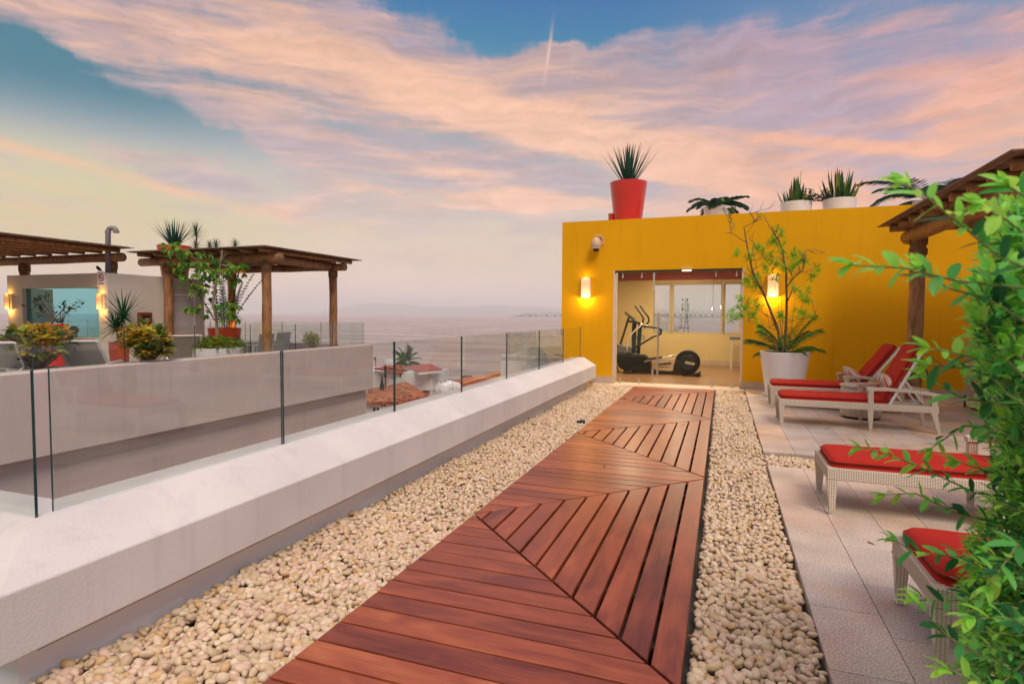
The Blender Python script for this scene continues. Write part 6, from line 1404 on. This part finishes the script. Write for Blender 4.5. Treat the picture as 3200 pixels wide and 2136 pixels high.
# ================================================================== FOREGROUND SHRUB
random.seed(5)
sh = thing('leafy_shrub', (2.62, 1.75, 0), 'bright green leafy shrub filling the right foreground', 'shrub')
lf = MB(); st = MB()
def sleaf(p, d, side, L, col): lf.leaf(p, d, side, L, L*.38, random.uniform(.1,.8), 5, random.uniform(.1,.4), lambda t: math.sin(math.pi*min(1, t*.86+.10))**.75*(1 if t < .99 else .1), col)
LGT = [(.34,.74,.10),(.42,.78,.12),(.28,.70,.13)]; MID = [(.15,.56,.12),(.20,.62,.15),(.10,.46,.10)]; DRK = [(.035,.20,.06),(.05,.26,.07),(.025,.14,.05)]
def sprig(P, dens=.016, size=.034, light=.5, tipn=5):
    """P: polyline base to tip; alternate leaves along it, pale towards the tip"""
    P = [Vector(p) for p in P]; Q = []
    if (P[-1]-CAM).dot(_f) < 1.3 and P[-1].z < 1.22: P = [CAM+(p-CAM)*1.4 for p in P]
    for i in range(len(P)-1):
        n = max(2, int((P[i+1]-P[i]).length/.02))
        for k in range(n): Q.append(P[i].lerp(P[i+1], k/n))
    Q.append(P[-1]); n = len(Q); st.tube(Q, [.0032*(1-.65*i/n) for i in range(n)], 5, cap=False)
    tot = sum((Q[i+1]-Q[i]).length for i in range(n-1)); cnt = int(tot/dens); ph = random.uniform(0, 6.28)
    for k in range(cnt):
        t = .04+.96*(k+random.random()*.5)/cnt; f = min(t, .999)*(n-1); i = int(f); p = Q[i].lerp(Q[i+1], f-i); d = (Q[i+1]-Q[i]).normalized()
        ph += 2.4; o = d.orthogonal().normalized(); o2 = d.cross(o); rad = (o*math.cos(ph)+o2*math.sin(ph)+Vector((0,0,.25))).normalized()
        ld = (d*random.uniform(.5,.9)+rad*random.uniform(.7,1.0)).normalized(); r_ = random.random()
        young = (t > .6 and r_ < light) ; c = random.choice(LGT) if young else (random.choice(MID) if r_ < .55+.3*light else random.choice(DRK))
        side = ld.cross(Vector((random.uniform(-.4,.4), random.uniform(-.4,.4), 1)))
        sleaf(p, ld, side, size*random.uniform(.6,1.3)*(1 if t < .9 else .85), rc(c, .15))
    d = (Q[-1]-Q[-2]).normalized()
    for k in range(tipn):
        a = k*2.4; o = d.orthogonal().normalized(); o2 = d.cross(o); ld = (d*1.1+(o*math.cos(a)+o2*math.sin(a))*.55).normalized(); sleaf(Q[-1], ld, ld.cross(Vector((.1,.2,1))), size*random.uniform(.7,1.05), rc(random.choice(LGT), .12))
def SP(px, py, d): return CAM+d*ray(px, py)
# the sprigs that stand out against the wall, terrace and loungers, tip last: (px, py, depth)
for pts, lt in (([(3230,900,1.15),(3000,880,1.12),(2830,838,1.10),(2660,828,1.08)],.9),([(3260,860,1.1),(3120,800,1.06),(3000,700,1.03),(2890,610,1.0),(2825,575,.98)],.95),
                ([(3260,780,1.1),(3150,690,1.05),(3060,640,1.02)],.8),([(3230,1160,1.25),(3060,1120,1.22),(2900,1085,1.2)],.8),([(3200,1210,1.3),(3020,1150,1.28),(2895,1140,1.26)],.6),
                ([(3150,1270,1.3),(3000,1240,1.3),(2890,1180,1.3)],.4),([(3230,1560,1.2),(3050,1540,1.22),(2900,1470,1.22),(2780,1420,1.22),(2690,1398,1.22)],.9),
                ([(3150,1640,1.2),(2980,1600,1.2),(2860,1540,1.2),(2765,1545,1.2)],.85),([(3200,1500,1.2),(3080,1470,1.2),(2985,1440,1.2)],.85),([(3150,1760,1.15),(2980,1740,1.15),(2850,1720,1.15),(2800,1690,1.15)],.5),
                ([(3180,1900,1.05),(3050,1870,1.05),(2930,1880,1.05),(2870,1860,1.05)],.25),([(3150,2080,1.0),(3050,2040,1.0),(2960,1985,1.0),(2870,1890,1.02)],.3),([(3150,1340,1.25),(3010,1330,1.25),(2910,1400,1.25)],.5),
                ([(3200,1050,1.2),(3100,1000,1.2),(3050,930,1.2)],.6),([(3200,1000,1.15),(3080,930,1.15),(2960,900,1.15),(2880,840,1.15)],.7),([(3250,640,1.1),(3180,600,1.1),(3150,520+60,1.1)],.8),
                ([(3180,2200,.95),(3060,2130,.95),(2960,2090,.95)],.6),([(3240,1780,1.0),(3180,1700,.95),(3090,1830,.92)],.5),([(3220,1960,.95),(3150,1930,.9),(3040,1930,.88)],.7)):
    sprig([SP(*p) for p in pts], light=lt, size=.052)
# the mass of the crown
def outline(py): return float(np.interp(py, [560,700,820,950,1100,1250,1400,1550,1700,1850,1980,2136,2400], [3180,3100,3050,3010,3000,3030,3090,3070,3000,2990,2985,2960,2900]))
core = Vector((2.72, 1.85, .9)); nsp = 0
while nsp < 900:
    py = random.uniform(600, 2500) if nsp % 4 else random.uniform(1250, 1900); px = outline(py)+abs(random.gauss(0, 1))*170+20
    if px > 3650: continue
    d_ = random.uniform(1.15, 1.9) if py < 1150 else random.uniform(1.5, 2.2); tip = SP(px, py, d_)
    if tip.z < .12: continue
    out = (tip-core); out.z *= .6; out.normalize(); dirn = (out+Vector((random.uniform(-.5,.5), random.uniform(-.5,.5), random.uniform(-.1,.7)))).normalized(); L = random.uniform(.14,.30)
    base = tip-dirn*L; mid = base.lerp(tip, .5)+Vector((0,0,-.015)); sprig([base, mid, tip], dens=.0155, light=random.uniform(.4,.95), size=.044 if py < 1150 else .038, tipn=3); nsp += 1
    if nsp % 3 == 0: st.tube([core+Vector((random.uniform(-.05,.05), random.uniform(-.05,.05), -.55+random.uniform(0,.4))), core.lerp(base, .55)+Vector((0,0,.04)), base], [.009,.006,.003], 5, cap=False)
lf.build('leaves', M_['leaf'], sh); st.build('branches', mat('green_stem', (.16,.20,.06), .6), sh)
m = MB(); m.lathe([(0,0),(.26,0),(.32,.40),(.28,.40),(.275,.35),(0,.35)], (2.72,1.85,0), 32); m.build('pot', M_['white_pot'], sh)
m = MB()
for k in range(5): a = k*1.3; m.tube([(2.72+.05*math.cos(a),1.85+.05*math.sin(a),.34), (2.72+.10*math.cos(a),1.85+.1*math.sin(a),.7), (2.72+.18*math.cos(a),1.85+.18*math.sin(a),1.0)], [.014,.011,.008], 6)
m.build('trunk', M_['bark_l'], sh)

# low black fixture standing for a dark patch in the pebbles beside the walkway
c = U(1815, 1322, z=-.035); t = thing('ground_fixture', (c.x, c.y, -.06), 'small black ground spotlight standing for a dark patch in the pebbles left of the walkway', 'fixture')
m = MB(); m.tube([(c.x-.05, c.y, -.03), (c.x+.05, c.y, -.025)], [.032,.038], 14); m.build('housing', M_['black'], t, smooth=False, bevel=.003)
m = MB(); m.tube([(c.x, c.y, -.12), (c.x, c.y, -.03)], .010, 8); m.box(c.x-.05, c.x+.05, c.y-.03, c.y+.03, -.09, -.07); m.build('stake', M_['black'], t)
# dry leaves blown against the walkway
random.seed(66)
DL = mat('dry_leaf', (.22,.09,.03), .7)
for i, (x, y) in enumerate(((1.535,2.25),(1.55,2.62),(1.53,3.4),(-.15,3.1),(.62,5.3),(2.5,4.1),(1.2,7.7),(3.0,6.9),(1.56,5.9),(2.9,8.1))):
    m = MB(); a = random.uniform(0, 6.28); m.leaf((x, y, .012 if 0 < x < DW else (.006 if x > 2.05 else -.008)), (math.cos(a), math.sin(a), .25), (-math.sin(a), math.cos(a), .1), .055, .024, .6, 5, .5)
    o = m.build('fallen_leaf', DL, loc=(x, y, 0)); tag(o, 'small dry brown leaf fallen on the terrace floor', 'leaf', 'dry leaves fallen on the terrace')

# ================================================================== HAZE OVER THE BAY
HZ = True
if HZ:
    m = MB(); m.box(-27000, 27000, -1500, 30500, -61, 700); 
    hm = bpy.data.materials.new('haze_air'); hm.use_nodes = True; nt = hm.node_tree; nt.nodes.remove(nt.nodes['Principled BSDF'])
    pv_ = nt.nodes.new('ShaderNodeVolumePrincipled'); pv_.inputs['Color'].default_value = (.985,.985,.98,1); pv_.inputs['Density'].default_value = 9.0e-5; pv_.inputs['Anisotropy'].default_value = 0.0
    nt.links.new(pv_.outputs[0], nt.nodes['Material Output'].inputs['Volume']); o = m.build('haze', hm); tag(o, 'thin evening haze over the bay', None, kind='stuff')
